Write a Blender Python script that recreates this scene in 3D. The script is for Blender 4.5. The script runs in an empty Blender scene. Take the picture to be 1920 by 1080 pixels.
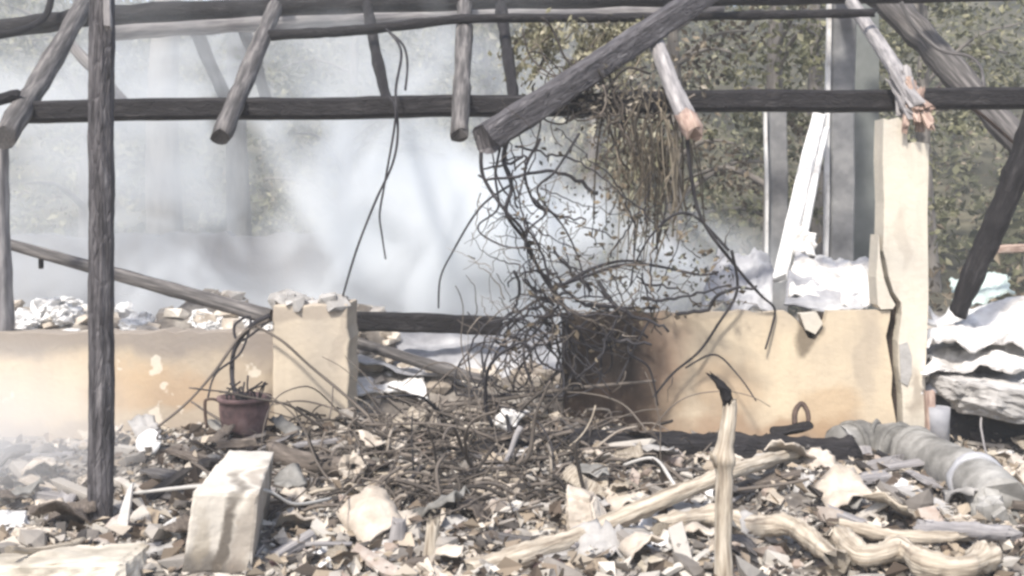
import bpy, math, random
import numpy as np
from mathutils import Vector, noise as mn

random.seed(7); rng = np.random.default_rng(7)
S = bpy.context.scene
COL = S.collection
R = math.radians

# ------------------------------------------------------------------ camera, world, sun, exposure
CAM_H = 1.34
cd = bpy.data.cameras.new('camera'); cam = bpy.data.objects.new('camera', cd); COL.objects.link(cam)
cam.location = (0, 0, CAM_H); cam.rotation_euler = (R(90), 0, 0)
cd.lens = 36; cd.sensor_width = 36; cd.shift_y = -140/1920
cd.clip_start = 0.05; cd.clip_end = 600
S.camera = cam
SUN_EL, SUN_AZ = 52, 205        # azimuth the light comes from, clockwise from +Y
w = bpy.data.worlds.new('World'); S.world = w; w.use_nodes = True
wn = w.node_tree.nodes; wl = w.node_tree.links
sky = wn.new('ShaderNodeTexSky'); sky.sky_type = 'NISHITA'; sky.sun_disc = False
sky.sun_elevation = R(SUN_EL); sky.sun_rotation = R(SUN_AZ); sky.dust_density = 2.5
wl.new(sky.outputs[0], wn['Background'].inputs[0]); wn['Background'].inputs[1].default_value = 0.145
sd = bpy.data.lights.new('sun', 'SUN'); so = bpy.data.objects.new('sun', sd); COL.objects.link(so)
sd.energy = 3.7; sd.angle = R(6); sd.color = (1, .95, .87)
sdir = Vector((math.sin(R(SUN_AZ))*math.cos(R(SUN_EL)), math.cos(R(SUN_AZ))*math.cos(R(SUN_EL)), math.sin(R(SUN_EL))))
so.rotation_euler = sdir.to_track_quat('Z', 'Y').to_euler(); so.location = sdir*30
S.view_settings.view_transform = 'Standard'; S.view_settings.look = 'None'
S.view_settings.gamma = 1; S.view_settings.use_curve_mapping = False
S.view_settings.exposure = 0.72
cy = S.cycles
cy.max_bounces = 9; cy.diffuse_bounces = 3; cy.glossy_bounces = 2; cy.transmission_bounces = 2
cy.volume_bounces = 5; cy.transparent_max_bounces = 8; cy.volume_step_rate = 1.0; cy.volume_max_steps = 128
cy.use_denoising = True
try: cy.denoiser = 'OPENIMAGEDENOISE'
except Exception: pass
cy.filter_width = 2.8
cy.use_light_tree = False

# ------------------------------------------------------------------ helpers
def P(px, py, d):
    """the point of the place that lies d metres in front of the camera plane"""
    return Vector(((px-960)/1920*d, d, CAM_H-(py-400)/1920*d))
def sm(a, b, x):
    t = min(1, max(0, (x-a)/(b-a))); return t*t*(3-2*t)
def gz(x, y):
    n = mn.fractal(Vector((x*1.3, y*1.3, 3.1)), 1, 2, 4)*.05
    z = n
    z += .16*math.exp(-((x+.15)/.9)**2-((y-5.75)/.7)**2)               # brush mound in the gateway
    z += .12*math.exp(-((x+1.7)/.7)**2-((y-5.4)/.5)**2)               # below the pot
    z += .08*math.exp(-((x-1.4)/.8)**2-((y-4.6)/.6)**2)
    z -= .1*math.exp(-((x+1.1)/.28)**2-((y-3.72)/.22)**2)
    if y > 6.1:
        k = sm(6.1, 6.5, y)*(1-sm(11, 13, y))
        z += k*(.24+.12*mn.noise(Vector((x*1.7, y*1.7, 9))))
        z += .4*math.exp(-((y-7.15)/.5)**2)*sm(-.55, -1.1, x)*(1+.45*mn.noise(Vector((x*2.4, y*2, 4))))
    if y > 13:
        h = sm(13, 40, y)*9+max(0, y-40)*.12
        z += h*(1+.25*mn.noise(Vector((x*.06, y*.05, 1))))+.3*mn.noise(Vector((x*.4, y*.4, 5)))
    return z
def G(px, py, lo=3.0, hi=13.0, lift=0.0):
    d = lo
    while d < hi:
        p = P(px, py, d)
        if p.z <= gz(p.x, p.y)+lift: return p
        d += .02
    return P(px, py, hi)
def GL(pts, lift=.03):
    return [G(a, b, lift=c if c is not None else lift) for (a, b, c) in [(q+(None,))[:3] for q in pts]]
def spline(pts, n=8):
    pts = [Vector(p) for p in pts]
    if len(pts) < 3:
        return [pts[0].lerp(pts[-1], i/n) for i in range(n+1)]
    out = []
    for i in range(len(pts)-1):
        a = pts[max(0, i-1)]; b = pts[i]; c = pts[i+1]; d = pts[min(len(pts)-1, i+2)]
        for k in range(n):
            t = k/n
            out.append(.5*((2*b)+(c-a)*t+(2*a-5*b+4*c-d)*t*t+(3*b-a-3*c+d)*t**3))
    out.append(pts[-1]); return out

class MB:
    def __init__(s): s.v = []; s.f = []; s.uv = []; s.m = []; s.s = []
    def face(s, idx, uv=None, m=0, smooth=False):
        s.f.append(tuple(idx)); s.uv.append(uv or [(0, 0)]*len(idx)); s.m.append(m); s.s.append(smooth)
    def sweep(s, path, prof, scales, m=0, smooth=True, cap=True, rough=0.0, up=None, jag=0.0):
        """sweep a closed profile [(a,b)] along path; scales = per-ring factor"""
        n = len(path); k = len(prof); base = len(s.v)
        T = (path[1]-path[0]).normalized()
        ref = up or (Vector((0, 0, 1)) if abs(T.z) < .9 else Vector((0, 1, 0)))
        N = (ref-T*ref.dot(T)).normalized(); L = 0
        per = [0]
        for j in range(k):
            a = Vector(prof[j]); b = Vector(prof[(j+1) % k]); per.append(per[-1]+(b-a).length)
        ms = float(np.mean(scales)); per = [p*ms for p in per]
        vs = []
        for i in range(n):
            if i: L += (path[i]-path[i-1]).length
            t = (path[min(n-1, i+1)]-path[max(0, i-1)])
            if t.length > 1e-9: T = t.normalized()
            N = (N-T*N.dot(T)).normalized(); B = T.cross(N)
            sc = scales[i] if hasattr(scales, '__len__') else scales
            for (a, b) in prof:
                q = path[i]+N*(b*sc)+B*(a*sc)
                if rough:
                    f = 1+rough*(mn.fractal(q*9+Vector((7, 1, 3)), 1, 2, 3)*.7+mn.fractal(q*34, 1, 2, 2)*.45)
                    q = path[i]+(q-path[i])*f
                if jag and i in (0, n-1): q = q+T*random.uniform(-jag, jag)
                s.v.append(tuple(q))
            vs.append(L)
        for i in range(n-1):
            for j in range(k):
                j2 = (j+1) % k
                s.face((base+i*k+j, base+i*k+j2, base+(i+1)*k+j2, base+(i+1)*k+j),
                       [(per[j], vs[i]), (per[j+1], vs[i]), (per[j+1], vs[i+1]), (per[j], vs[i+1])], m, smooth)
        if cap:
            s.face([base+j for j in range(k)][::-1], [(p[0], p[1]) for p in prof][::-1], m)
            s.face([base+(n-1)*k+j for j in range(k)], [(p[0], p[1]) for p in prof], m)
    def tube(s, path, r, sides=8, m=0, rough=0.0, cap=True, jag=0.0):
        prof = [(math.cos(2*math.pi*j/sides), math.sin(2*math.pi*j/sides)) for j in range(sides)]
        sc = r if hasattr(r, '__len__') else [r]*len(path)
        s.sweep(path, prof, sc, m, True, cap, rough, None, jag)
    def beam(s, p0, p1, w, h, seg=24, m=0, rough=.12, bend=0.0, up=None, jag=.01, taper=1.0, ch=.16):
        c = min(w, h)*ch
        a, b = w/2, h/2
        prof = [(-a, -b+c), (-a+c, -b), (0, -b), (a-c, -b), (a, -b+c), (a, 0), (a, b-c), (a-c, b), (0, b), (-a+c, b), (-a, b-c), (-a, 0)]
        prof = prof[::-1]
        path = []
        for i in range(seg+1):
            t = i/seg; q = Vector(p0).lerp(Vector(p1), t)
            q += Vector((0, 0, bend*math.sin(t*math.pi)))+Vector((mn.noise(q*1.3), mn.noise(q*1.3+Vector((9, 0, 0))), mn.noise(q*1.3+Vector((0, 9, 0)))))*.012
            path.append(q)
        s.sweep(path, prof, [1+(taper-1)*i/seg for i in range(seg+1)], m, False, True, rough, up, jag)
    def chunk(s, c, size, m=0, rot=None, jit=.28):
        """an irregular broken lump"""
        a, b, e = size; base = len(s.v); vs = []
        for (x, y, z) in ((-1,-1,-1),(1,-1,-1),(1,1,-1),(-1,1,-1),(-1,-1,1),(1,-1,1),(1,1,1),(-1,1,1)):
            vs.append(Vector((x*a*(1+random.uniform(-jit, jit))/2, y*b*(1+random.uniform(-jit, jit))/2, z*e*(1+random.uniform(-jit, jit))/2)))
        vs += [Vector((random.uniform(-.2, .2)*a, random.uniform(-.2, .2)*b, e*.62)), Vector((a*.6, random.uniform(-.2, .2)*b, 0)),
               Vector((-a*.6, 0, random.uniform(-.2, .2)*e)), Vector((0, -b*.6, random.uniform(-.2, .2)*e)), Vector((0, b*.6, 0))]
        from mathutils import Euler
        M = Euler(rot or (random.uniform(-.5, .5), random.uniform(-.5, .5), random.uniform(0, 6.28))).to_matrix()
        for q in vs: s.v.append(tuple(M @ q+Vector(c)))
        def fan(i, ring):
            for k in range(4): s.face((base+i, base+ring[k], base+ring[(k+1) % 4]), None, m)
        s.face((base+3, base+2, base+1, base), None, m)
        fan(8, (4, 5, 6, 7)); fan(9, (1, 2, 6, 5)); fan(10, (3, 0, 4, 7)); fan(11, (0, 1, 5, 4)); fan(12, (2, 3, 7, 6))
    def sheet(s, fn, nu, nv, th, m=0, smooth=True):
        """thick surface from fn(u,v) -> Vector"""
        base = len(s.v); top = [[fn(i/nu, j/nv) for j in range(nv+1)] for i in range(nu+1)]
        nrm = []
        for i in range(nu+1):
            r_ = []
            for j in range(nv+1):
                a = top[min(nu, i+1)][j]-top[max(0, i-1)][j]; b = top[i][min(nv, j+1)]-top[i][max(0, j-1)]
                n_ = a.cross(b); r_.append(n_.normalized() if n_.length > 1e-9 else Vector((0, 0, 1)))
            nrm.append(r_)
        for i in range(nu+1):
            for j in range(nv+1): s.v.append(tuple(top[i][j]))
        off = (nu+1)*(nv+1)
        for i in range(nu+1):
            for j in range(nv+1): s.v.append(tuple(top[i][j]-nrm[i][j]*th))
        I = lambda i, j: base+i*(nv+1)+j
        for i in range(nu):
            for j in range(nv):
                uv = [(i/nu, j/nv), ((i+1)/nu, j/nv), ((i+1)/nu, (j+1)/nv), (i/nu, (j+1)/nv)]
                s.face((I(i, j), I(i+1, j), I(i+1, j+1), I(i, j+1)), uv, m, smooth)
                s.face((off+I(i, j+1), off+I(i+1, j+1), off+I(i+1, j), off+I(i, j)), uv, m, smooth)
        for i in range(nu):
            s.face((I(i+1, 0), I(i, 0), off+I(i, 0), off+I(i+1, 0)), None, m)
            s.face((I(i, nv), I(i+1, nv), off+I(i+1, nv), off+I(i, nv)), None, m)
        for j in range(nv):
            s.face((I(0, j), I(0, j+1), off+I(0, j+1), off+I(0, j)), None, m)
            s.face((I(nu, j+1), I(nu, j), off+I(nu, j), off+I(nu, j+1)), None, m)
    def slab_outline(s, pts, y0, y1, m=0):
        """polygon in the x,z plane extruded from y0 to y1 (front to back), with a rough front"""
        base = len(s.v); n = len(pts)
        for (x, z) in pts: s.v.append((x, y0, z))
        for (x, z) in pts: s.v.append((x, y1, z))
        ccw = sum(pts[i][0]*pts[(i+1) % n][1]-pts[(i+1) % n][0]*pts[i][1] for i in range(n)) > 0
        idx = list(range(n)) if ccw else list(range(n))[::-1]
        s.face([base+i for i in idx], None, m); s.face([base+n+i for i in idx[::-1]], None, m)
        for q in range(n):
            i = idx[q]; j = idx[(q+1) % n]
            s.face((base+i, base+n+i, base+n+j, base+j), None, m)
    def leaves(s, C, size, m=0, flat=0.0, droop=0.0, elong=2.2):
        """C: (n,3) centres; each a folded leaf of two triangles"""
        for c in C:
            L = size*random.uniform(.6, 1.4); d = Vector((random.gauss(0, 1), random.gauss(0, 1), random.gauss(0, 1)*(1-flat)-droop)).normalized()
            q = Vector((random.gauss(0, 1), random.gauss(0, 1), random.gauss(0, 1))); side = d.cross(q).normalized()*(L/elong/1.6)
            b = len(s.v); c = Vector(c)
            up = d.cross(side).normalized()*L*.12
            for v in (c-d*L/2, c+side+up, c+d*L/2, c-side+up): s.v.append(tuple(v))
            s.face((b, b+1, b+2), None, m); s.face((b, b+2, b+3), None, m)
    def build(s, name, mats, parent=None, origin=None):
        me = bpy.data.meshes.new(name)
        V = np.array(s.v, dtype=np.float64)
        if origin is None:
            origin = Vector((float(V[:, 0].mean()), float(V[:, 1].mean()), float(V[:, 2].min())))
        if parent is not None: origin = parent.location.copy() if parent.parent is None else parent.parent.location+parent.location
        V = V-np.array(origin)
        me.from_pydata(V.tolist(), [], s.f)
        uvl = me.uv_layers.new(name='UVMap')
        flat = np.array([c for f in s.uv for q in f for c in q], dtype=np.float32)
        uvl.data.foreach_set('uv', flat)
        for m_ in (mats if isinstance(mats, (list, tuple)) else [mats]): me.materials.append(m_)
        me.polygons.foreach_set('material_index', s.m); me.polygons.foreach_set('use_smooth', s.s)
        me.update()
        o = bpy.data.objects.new(name, me); COL.objects.link(o)
        if parent is None: o.location = origin
        else: o.parent = parent
        return o

def tag(o, label, cat, group=None, kind=None):
    o['label'] = label; o['category'] = cat
    if group: o['group'] = group
    if kind: o['kind'] = kind
    return o
def root(name, label, cat, loc, group=None):
    o = bpy.data.objects.new(name, None); COL.objects.link(o); o.location = loc; o.empty_display_size = .1
    return tag(o, label, cat, group)

# ------------------------------------------------------------------ materials
def mat(name, cols, scale=6, rough=.9, bump=.3, coord='Object', stretch=(1, 1, 1), detail=6, island=0.0, bscale=None,
        vor=0.0, vscale=20, translucent=0.0, spec=.25, metal=0.0, dist=.008):
    m = bpy.data.materials.new(name); m.use_nodes = True; nt = m.node_tree; N = nt.nodes; L = nt.links
    b = N['Principled BSDF']; b.inputs['Roughness'].default_value = rough; b.inputs['Specular IOR Level'].default_value = spec
    b.inputs['Metallic'].default_value = metal
    tc = N.new('ShaderNodeTexCoord'); mp = N.new('ShaderNodeMapping'); mp.inputs['Scale'].default_value = stretch
    L.new(tc.outputs[coord], mp.inputs[0])
    n = N.new('ShaderNodeTexNoise'); n.inputs['Scale'].default_value = scale; n.inputs['Detail'].default_value = detail; n.inputs['Roughness'].default_value = .62
    L.new(mp.outputs[0], n.inputs['Vector'])
    rp = N.new('ShaderNodeValToRGB'); e = rp.color_ramp.elements
    while len(e) < len(cols): e.new(.5)
    for i, (p, c) in enumerate(cols): e[i].position = p; e[i].color = (*c, 1)
    fac = n.outputs[0]
    if island:
        g = N.new('ShaderNodeNewGeometry'); mx = N.new('ShaderNodeMix'); mx.inputs[0].default_value = island
        L.new(fac, mx.inputs[2]); L.new(g.outputs['Random Per Island'], mx.inputs[3]); fac = mx.outputs[0]
    L.new(fac, rp.inputs[0]); L.new(rp.outputs[0], b.inputs['Base Color'])
    if bump:
        n2 = N.new('ShaderNodeTexNoise'); n2.inputs['Scale'].default_value = bscale or scale*3; n2.inputs['Detail'].default_value = 8
        L.new(mp.outputs[0], n2.inputs['Vector'])
        h = n2.outputs[0]
        if vor:
            v = N.new('ShaderNodeTexVoronoi'); v.feature = 'DISTANCE_TO_EDGE'; v.inputs['Scale'].default_value = vscale
            L.new(mp.outputs[0], v.inputs['Vector'])
            mr = N.new('ShaderNodeMapRange'); mr.inputs[2].default_value = .12; L.new(v.outputs[0], mr.inputs[0])
            ad = N.new('ShaderNodeMath'); ad.operation = 'MULTIPLY_ADD'; ad.inputs[1].default_value = vor
            L.new(mr.outputs[0], ad.inputs[0]); L.new(h, ad.inputs[2]); h = ad.outputs[0]
        bp = N.new('ShaderNodeBump'); bp.inputs['Strength'].default_value = bump; bp.inputs['Distance'].default_value = dist
        L.new(h, bp.inputs['Height']); L.new(bp.outputs[0], b.inputs['Normal'])
    if translucent:
        t = N.new('ShaderNodeBsdfTranslucent'); mxs = N.new('ShaderNodeMixShader'); mxs.inputs[0].default_value = translucent
        L.new(rp.outputs[0], t.inputs[0]); L.new(b.outputs[0], mxs.inputs[1]); L.new(t.outputs[0], mxs.inputs[2])
        L.new(mxs.outputs[0], N['Material Output'].inputs[0])
    return m
CHAR = mat('charred wood', [(.3, (.01, .009, .01)), (.55, (.022, .02, .022)), (.78, (.075, .07, .07))], 3, .75, .8, 'UV', (10, 1.6, 1), vor=.6, vscale=7)
CHARP = mat('grey charred post wood', [(.3, (.03, .028, .03)), (.5, (.095, .088, .093)), (.66, (.17, .16, .165)), (.8, (.36, .34, .33))], 3, .8, .9, 'UV', (11, 1.5, 1), vor=.45, vscale=5, dist=.015)
GREYW = mat('weathered grey wood', [(.28, (.026, .024, .024)), (.5, (.1, .093, .091)), (.74, (.28, .258, .245))], 2.5, .85, .6, 'UV', (14, 1.0, 1))
ASHW = mat('ash covered wood', [(.3, (.12, .115, .12)), (.5, (.27, .255, .255)), (.74, (.52, .49, .475))], 2.5, .9, .5, 'UV', (12, 1.2, 1))
PALEW = mat('pale barkless wood', [(.3, (.1, .08, .064)), (.42, (.3, .25, .195)), (.55, (.48, .42, .34)), (.7, (.64, .58, .49))], 3.6, .85, 1.0, 'UV', (12, 1.0, 1))
REDW = mat('split reddish wood', [(.3, (.17, .11, .09)), (.5, (.36, .26, .215)), (.72, (.56, .46, .38))], 4, .85, .7, 'UV', (10, 2, 1))
VINE = mat('blackened vine bark', [(.3, (.014, .013, .016)), (.55, (.035, .033, .037)), (.8, (.12, .11, .11))], 5, .85, .3, island=.35)
TWIG = mat('scorched twig bark', [(.2, (.03, .026, .024)), (.45, (.085, .072, .062)), (.7, (.2, .17, .145)), (.92, (.42, .37, .31))], 5, .88, .3, island=.6)
STRAW = mat('dead straw', [(.2, (.06, .052, .042)), (.5, (.165, .138, .104)), (.85, (.37, .32, .25))], 5, .9, 0, island=.7, translucent=.2)
RUB = mat('mixed rubble', [(.1, (.045, .04, .038)), (.26, (.15, .135, .122)), (.42, (.28, .255, .23)), (.6, (.385, .355, .318)), (.77, (.5, .47, .425)), (.86, (.31, .24, .2)), (.97, (.66, .645, .62))], 14, .93, .4, island=.82)
PLAST = mat('broken plaster lump', [(.25, (.2, .17, .14)), (.5, (.46, .4, .335)), (.75, (.7, .65, .58))], 9, .93, .6, island=.25)
CONC = mat('grey concrete lump', [(.3, (.2, .19, .18)), (.5, (.34, .325, .31)), (.7, (.5, .48, .46))], 9, .92, .5, island=.3)
BRICK = mat('brick core with crack shade', [(.3, (.02, .015, .012)), (.6, (.05, .037, .03))], 20, .95, .6)  # brick core, its near-black tone paints the shade inside the crack
WHITE = mat('white ash', [(.32, (.36, .35, .34)), (.45, (.62, .61, .6)), (.65, (.84, .83, .82))], 7, .95, .6)
ASHL = mat('grey white ash', [(.3, (.42, .41, .4)), (.46, (.64, .63, .62)), (.66, (.82, .81, .8))], 8, .95, .6)
SHEET = mat('scorched white roof sheet', [(.28, (.2, .185, .175)), (.4, (.46, .44, .42)), (.52, (.68, .66, .64)), (.72, (.83, .82, .8))], 4.5, .7, .45, detail=10, spec=.4)
SHEETG = mat('grey roof sheet', [(.28, (.16, .16, .175)), (.5, (.32, .32, .34)), (.75, (.6, .6, .6))], 3, .6, .3, spec=.4)
TRUNK = mat('grey tree bark', [(.3, (.09, .08, .075)), (.6, (.22, .2, .18))], 3, .9, .7, 'UV', (8, 1, 1))
TRUNKP = mat('pale tree bark', [(.3, (.16, .145, .125)), (.6, (.3, .275, .24))], 3, .9, .5, 'UV', (5, 1, 1))
OLIVE = mat('olive leaves', [(.12, (.05, .056, .034)), (.4, (.125, .128, .072)), (.66, (.21, .205, .12)), (.9, (.4, .37, .25))], 3, .7, 0, island=.7, translucent=.3)
DRYL = mat('dry leaves', [(.15, (.045, .036, .028)), (.5, (.14, .112, .078)), (.88, (.34, .285, .21))], 3, .8, 0, island=.7, translucent=.25)
PALEL = mat('pale green fronds', [(.2, (.14, .135, .08)), (.5, (.3, .28, .18)), (.85, (.5, .46, .34))], 3, .8, 0, island=.7, translucent=.3)
POT = mat('sooty terracotta', [(.32, (.035, .027, .03)), (.5, (.12, .075, .075)), (.72, (.26, .19, .18))], 7, .75, .3)
IRON = mat('rusted iron', [(.3, (.04, .03, .028)), (.55, (.09, .062, .05)), (.75, (.19, .145, .115))], 9, .8, .4)
CERAM = mat('white glazed ceramic', [(.3, (.72, .7, .68)), (.7, (.84, .83, .82))], 6, .35, .05, spec=.5)
STONE = mat('pale cut stone', [(.22, (.13, .115, .1)), (.42, (.38, .34, .28)), (.6, (.58, .53, .45)), (.8, (.72, .67, .59))], 5, .92, .6, detail=8)
DUCT = mat('dusty grey pipe', [(.28, (.05, .048, .045)), (.43, (.15, .145, .134)), (.58, (.27, .26, .243)), (.76, (.46, .445, .42))], 5, .8, .6)
CABLE = mat('pale sheathing', [(.3, (.35, .34, .32)), (.7, (.55, .53, .5))], 5, .7, 0)
BARK = mat('smouldered palm bark', [(.3, (.05, .042, .036)), (.5, (.12, .1, .085)), (.75, (.25, .21, .18))], 4, .9, .6, 'UV', (8, 2, 1))

def plaster(name, soots, warm=(.58, .475, .35), chips=.0):
    """cream wall paint with soot blotches of their own shape; soots = [(x, z, rx, rz, strength, colour)] in world metres"""
    m = bpy.data.materials.new(name); m.use_nodes = True; nt = m.node_tree; N = nt.nodes; L = nt.links
    b = N['Principled BSDF']; b.inputs['Roughness'].default_value = .92; b.inputs['Specular IOR Level'].default_value = .2
    g = N.new('ShaderNodeNewGeometry'); pos = g.outputs['Position']
    n = N.new('ShaderNodeTexNoise'); n.inputs['Scale'].default_value = 2.2; n.inputs['Detail'].default_value = 7; L.new(pos, n.inputs['Vector'])
    rp = N.new('ShaderNodeValToRGB'); e = rp.color_ramp.elements
    e[0].position = .3; e[0].color = (warm[0]*.78, warm[1]*.8, warm[2]*.86, 1); e[1].position = .68; e[1].color = (warm[0]*1.1, warm[1]*1.1, warm[2]*1.1, 1)
    L.new(n.outputs[0], rp.inputs[0]); col = rp.outputs[0]
    n3 = N.new('ShaderNodeTexNoise'); n3.inputs['Scale'].default_value = 3.5; n3.inputs['Detail'].default_value = 6; L.new(pos, n3.inputs['Vector'])
    wob = N.new('ShaderNodeVectorMath'); wob.operation = 'MULTIPLY_ADD'; L.new(n3.outputs['Color'], wob.inputs[0]); wob.inputs[1].default_value = (.34, 0, .34); L.new(pos, wob.inputs[2])
    for (x, z, rx, rz, st, c) in soots:
        mp = N.new('ShaderNodeMapping'); mp.inputs['Location'].default_value = (-(x+.17)/rx, 0, -(z+.17)/rz); mp.inputs['Scale'].default_value = (1/rx, 0, 1/rz)
        L.new(wob.outputs[0], mp.inputs[0])
        ln = N.new('ShaderNodeVectorMath'); ln.operation = 'LENGTH'; L.new(mp.outputs[0], ln.inputs[0])
        mr = N.new('ShaderNodeMapRange'); mr.interpolation_type = 'SMOOTHSTEP'; mr.inputs[1].default_value = .55; mr.inputs[2].default_value = 1.1
        mr.inputs[3].default_value = st; mr.inputs[4].default_value = 0; L.new(ln.outputs['Value'], mr.inputs[0])
        mx = N.new('ShaderNodeMix'); mx.data_type = 'RGBA'; L.new(mr.outputs[0], mx.inputs[0]); L.new(col, mx.inputs[6]); mx.inputs[7].default_value = (*c, 1); col = mx.outputs[2]
    mps = N.new('ShaderNodeMapping'); mps.inputs['Scale'].default_value = (5, 5, .7); L.new(pos, mps.inputs[0])
    n5 = N.new('ShaderNodeTexNoise'); n5.inputs['Scale'].default_value = 1.6; n5.inputs['Detail'].default_value = 8; n5.inputs['Roughness'].default_value = .7; L.new(mps.outputs[0], n5.inputs['Vector'])
    mr = N.new('ShaderNodeMapRange'); mr.inputs[1].default_value = .48; mr.inputs[2].default_value = .8; mr.inputs[4].default_value = .32; L.new(n5.outputs[0], mr.inputs[0])
    mx = N.new('ShaderNodeMix'); mx.data_type = 'RGBA'; L.new(mr.outputs[0], mx.inputs[0]); L.new(col, mx.inputs[6]); mx.inputs[7].default_value = (.27, .22, .175, 1); col = mx.outputs[2]
    n6 = N.new('ShaderNodeTexNoise'); n6.inputs['Scale'].default_value = 14; n6.inputs['Detail'].default_value = 9; n6.inputs['Roughness'].default_value = .75; L.new(pos, n6.inputs['Vector'])
    mr = N.new('ShaderNodeMapRange'); mr.inputs[1].default_value = .58; mr.inputs[2].default_value = .72; mr.inputs[4].default_value = .5; L.new(n6.outputs[0], mr.inputs[0])
    mx = N.new('ShaderNodeMix'); mx.data_type = 'RGBA'; L.new(mr.outputs[0], mx.inputs[0]); L.new(col, mx.inputs[6]); mx.inputs[7].default_value = (.36, .3, .235, 1); col = mx.outputs[2]
    if chips:
        n4 = N.new('ShaderNodeTexNoise'); n4.inputs['Scale'].default_value = 7; n4.inputs['Detail'].default_value = 5; L.new(pos, n4.inputs['Vector'])
        mr = N.new('ShaderNodeMapRange'); mr.inputs[1].default_value = .64; mr.inputs[2].default_value = .67; mr.inputs[4].default_value = chips; L.new(n4.outputs[0], mr.inputs[0])
        mx = N.new('ShaderNodeMix'); mx.data_type = 'RGBA'; L.new(mr.outputs[0], mx.inputs[0]); L.new(col, mx.inputs[6]); mx.inputs[7].default_value = (.72, .66, .56, 1); col = mx.outputs[2]
    L.new(col, b.inputs['Base Color'])
    n2 = N.new('ShaderNodeTexNoise'); n2.inputs['Scale'].default_value = 30; n2.inputs['Detail'].default_value = 8; L.new(pos, n2.inputs['Vector'])
    bp = N.new('ShaderNodeBump'); bp.inputs['Strength'].default_value = .35; bp.inputs['Distance'].default_value = .01
    L.new(n2.outputs[0], bp.inputs['Height']); L.new(bp.outputs[0], b.inputs['Normal'])
    return m
LILAC = (.26, .235, .24); BLACK = (.035, .028, .025); BROWN = (.27, .15, .085); DUST = (.34, .29, .24)
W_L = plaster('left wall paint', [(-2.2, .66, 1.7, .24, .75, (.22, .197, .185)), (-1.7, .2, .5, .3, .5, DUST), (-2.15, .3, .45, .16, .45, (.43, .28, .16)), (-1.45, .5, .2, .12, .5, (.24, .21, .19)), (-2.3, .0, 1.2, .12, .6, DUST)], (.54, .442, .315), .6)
W_P = plaster('pier paint', [(-1.15, .8, .4, .07, .75, DUST), (-1.3, .12, .3, .25, .5, DUST), (-.98, .6, .03, .22, .5, DUST)], (.56, .475, .36))
W_R = plaster('right wall paint', [(.62, .36, .42, .62, .55, BROWN), (.62, .6, .5, .4, .55, (.2, .13, .1)), (.44, .45, .5, .75, .98, BLACK), (.55, .1, .4, .3, .85, (.06, .04, .03)), (1.72, .62, .09, .12, .75, (.09, .07, .05)), (1.5, .02, .9, .14, .65, (.3, .19, .12)), (1.85, .2, .25, .16, .45, (.42, .28, .16)), (1.25, .3, .25, .25, .45, (.42, .28, .17)), (1.5, .79, 1.0, .07, .6, DUST), (2.1, .5, .1, .35, .4, DUST)], (.57, .472, .34))
W_C = plaster('column paint', [(2.35, .3, .05, .18, .7, DUST), (2.3, 1.2, .05, .2, .3, DUST), (2.3, -.02, .3, .1, .5, DUST)], (.6, .545, .45))
W_B = plaster('back wall paint', [(-2, .9, 1.5, .3, .4, LILAC)], (.27, .27, .28))

# ------------------------------------------------------------------ ground
def axis(core0, core1, step, far, grow):
    a = list(np.arange(core0, core1+1e-6, step)); s_ = step; q = core1
    while q < far: s_ *= grow; q += s_; a.append(q)
    s_ = step; q = core0; left = []
    while q > -far: s_ *= grow; q -= s_; left.append(q)
    return left[::-1]+a
xs = axis(-3.6, 3.6, .06, 110, 1.12)
ys = list(np.arange(-4, 3, .4))+list(np.arange(3, 7.4, .06))
q, s_ = ys[-1], .08
while q < 130: s_ *= 1.09; q += s_; ys.append(q)
g = MB()
for y in ys:
    for x in xs: g.v.append((x, y, gz(x, y)+(.025*mn.fractal(Vector((x*7, y*7, 0)), 1, 2, 3) if y < 8 else 0)))
nx = len(xs)
for j in range(len(ys)-1):
    for i in range(nx-1): g.face((j*nx+i, j*nx+i+1, (j+1)*nx+i+1, (j+1)*nx+i), None, 0, True)
GROUND = mat('ash and earth', [(.3, (.05, .045, .041)), (.46, (.15, .133, .118)), (.6, (.29, .265, .235)), (.78, (.52, .49, .45))], 5, .95, .8, detail=9, bscale=22)
# the slope behind is olive scrub, not ash
nt = GROUND.node_tree; N = nt.nodes; L = nt.links
geo = N.new('ShaderNodeNewGeometry'); sp = N.new('ShaderNodeSeparateXYZ'); L.new(geo.outputs['Position'], sp.inputs[0])
mr = N.new('ShaderNodeMapRange'); mr.inputs[1].default_value = 10; mr.inputs[2].default_value = 14; L.new(sp.outputs[1], mr.inputs[0])
nn = N.new('ShaderNodeTexNoise'); nn.inputs['Scale'].default_value = 1.2; nn.inputs['Detail'].default_value = 8; L.new(geo.outputs['Position'], nn.inputs['Vector'])
rr = N.new('ShaderNodeValToRGB'); rr.color_ramp.elements[0].position = .35; rr.color_ramp.elements[0].color = (.025, .026, .018, 1)
rr.color_ramp.elements[1].position = .68; rr.color_ramp.elements[1].color = (.12, .11, .075, 1); L.new(nn.outputs[0], rr.inputs[0])
mx = N.new('ShaderNodeMix'); mx.data_type = 'RGBA'; L.new(mr.outputs[0], mx.inputs[0])
bs = N['Principled BSDF']; old = bs.inputs['Base Color'].links[0].from_socket
L.new(old, mx.inputs[6]); L.new(rr.outputs[0], mx.inputs[7]); L.new(mx.outputs[2], bs.inputs['Base Color'])
go = g.build('ground', GROUND, origin=Vector((0, 0, 0))); go['kind'] = 'structure'

def soften(o, w_=.007):
    b = o.modifiers.new('edge wear', 'BEVEL'); b.width = w_; b.segments = 2; b.limit_method = 'ANGLE'; b.angle_limit = R(50)
    return o
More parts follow.
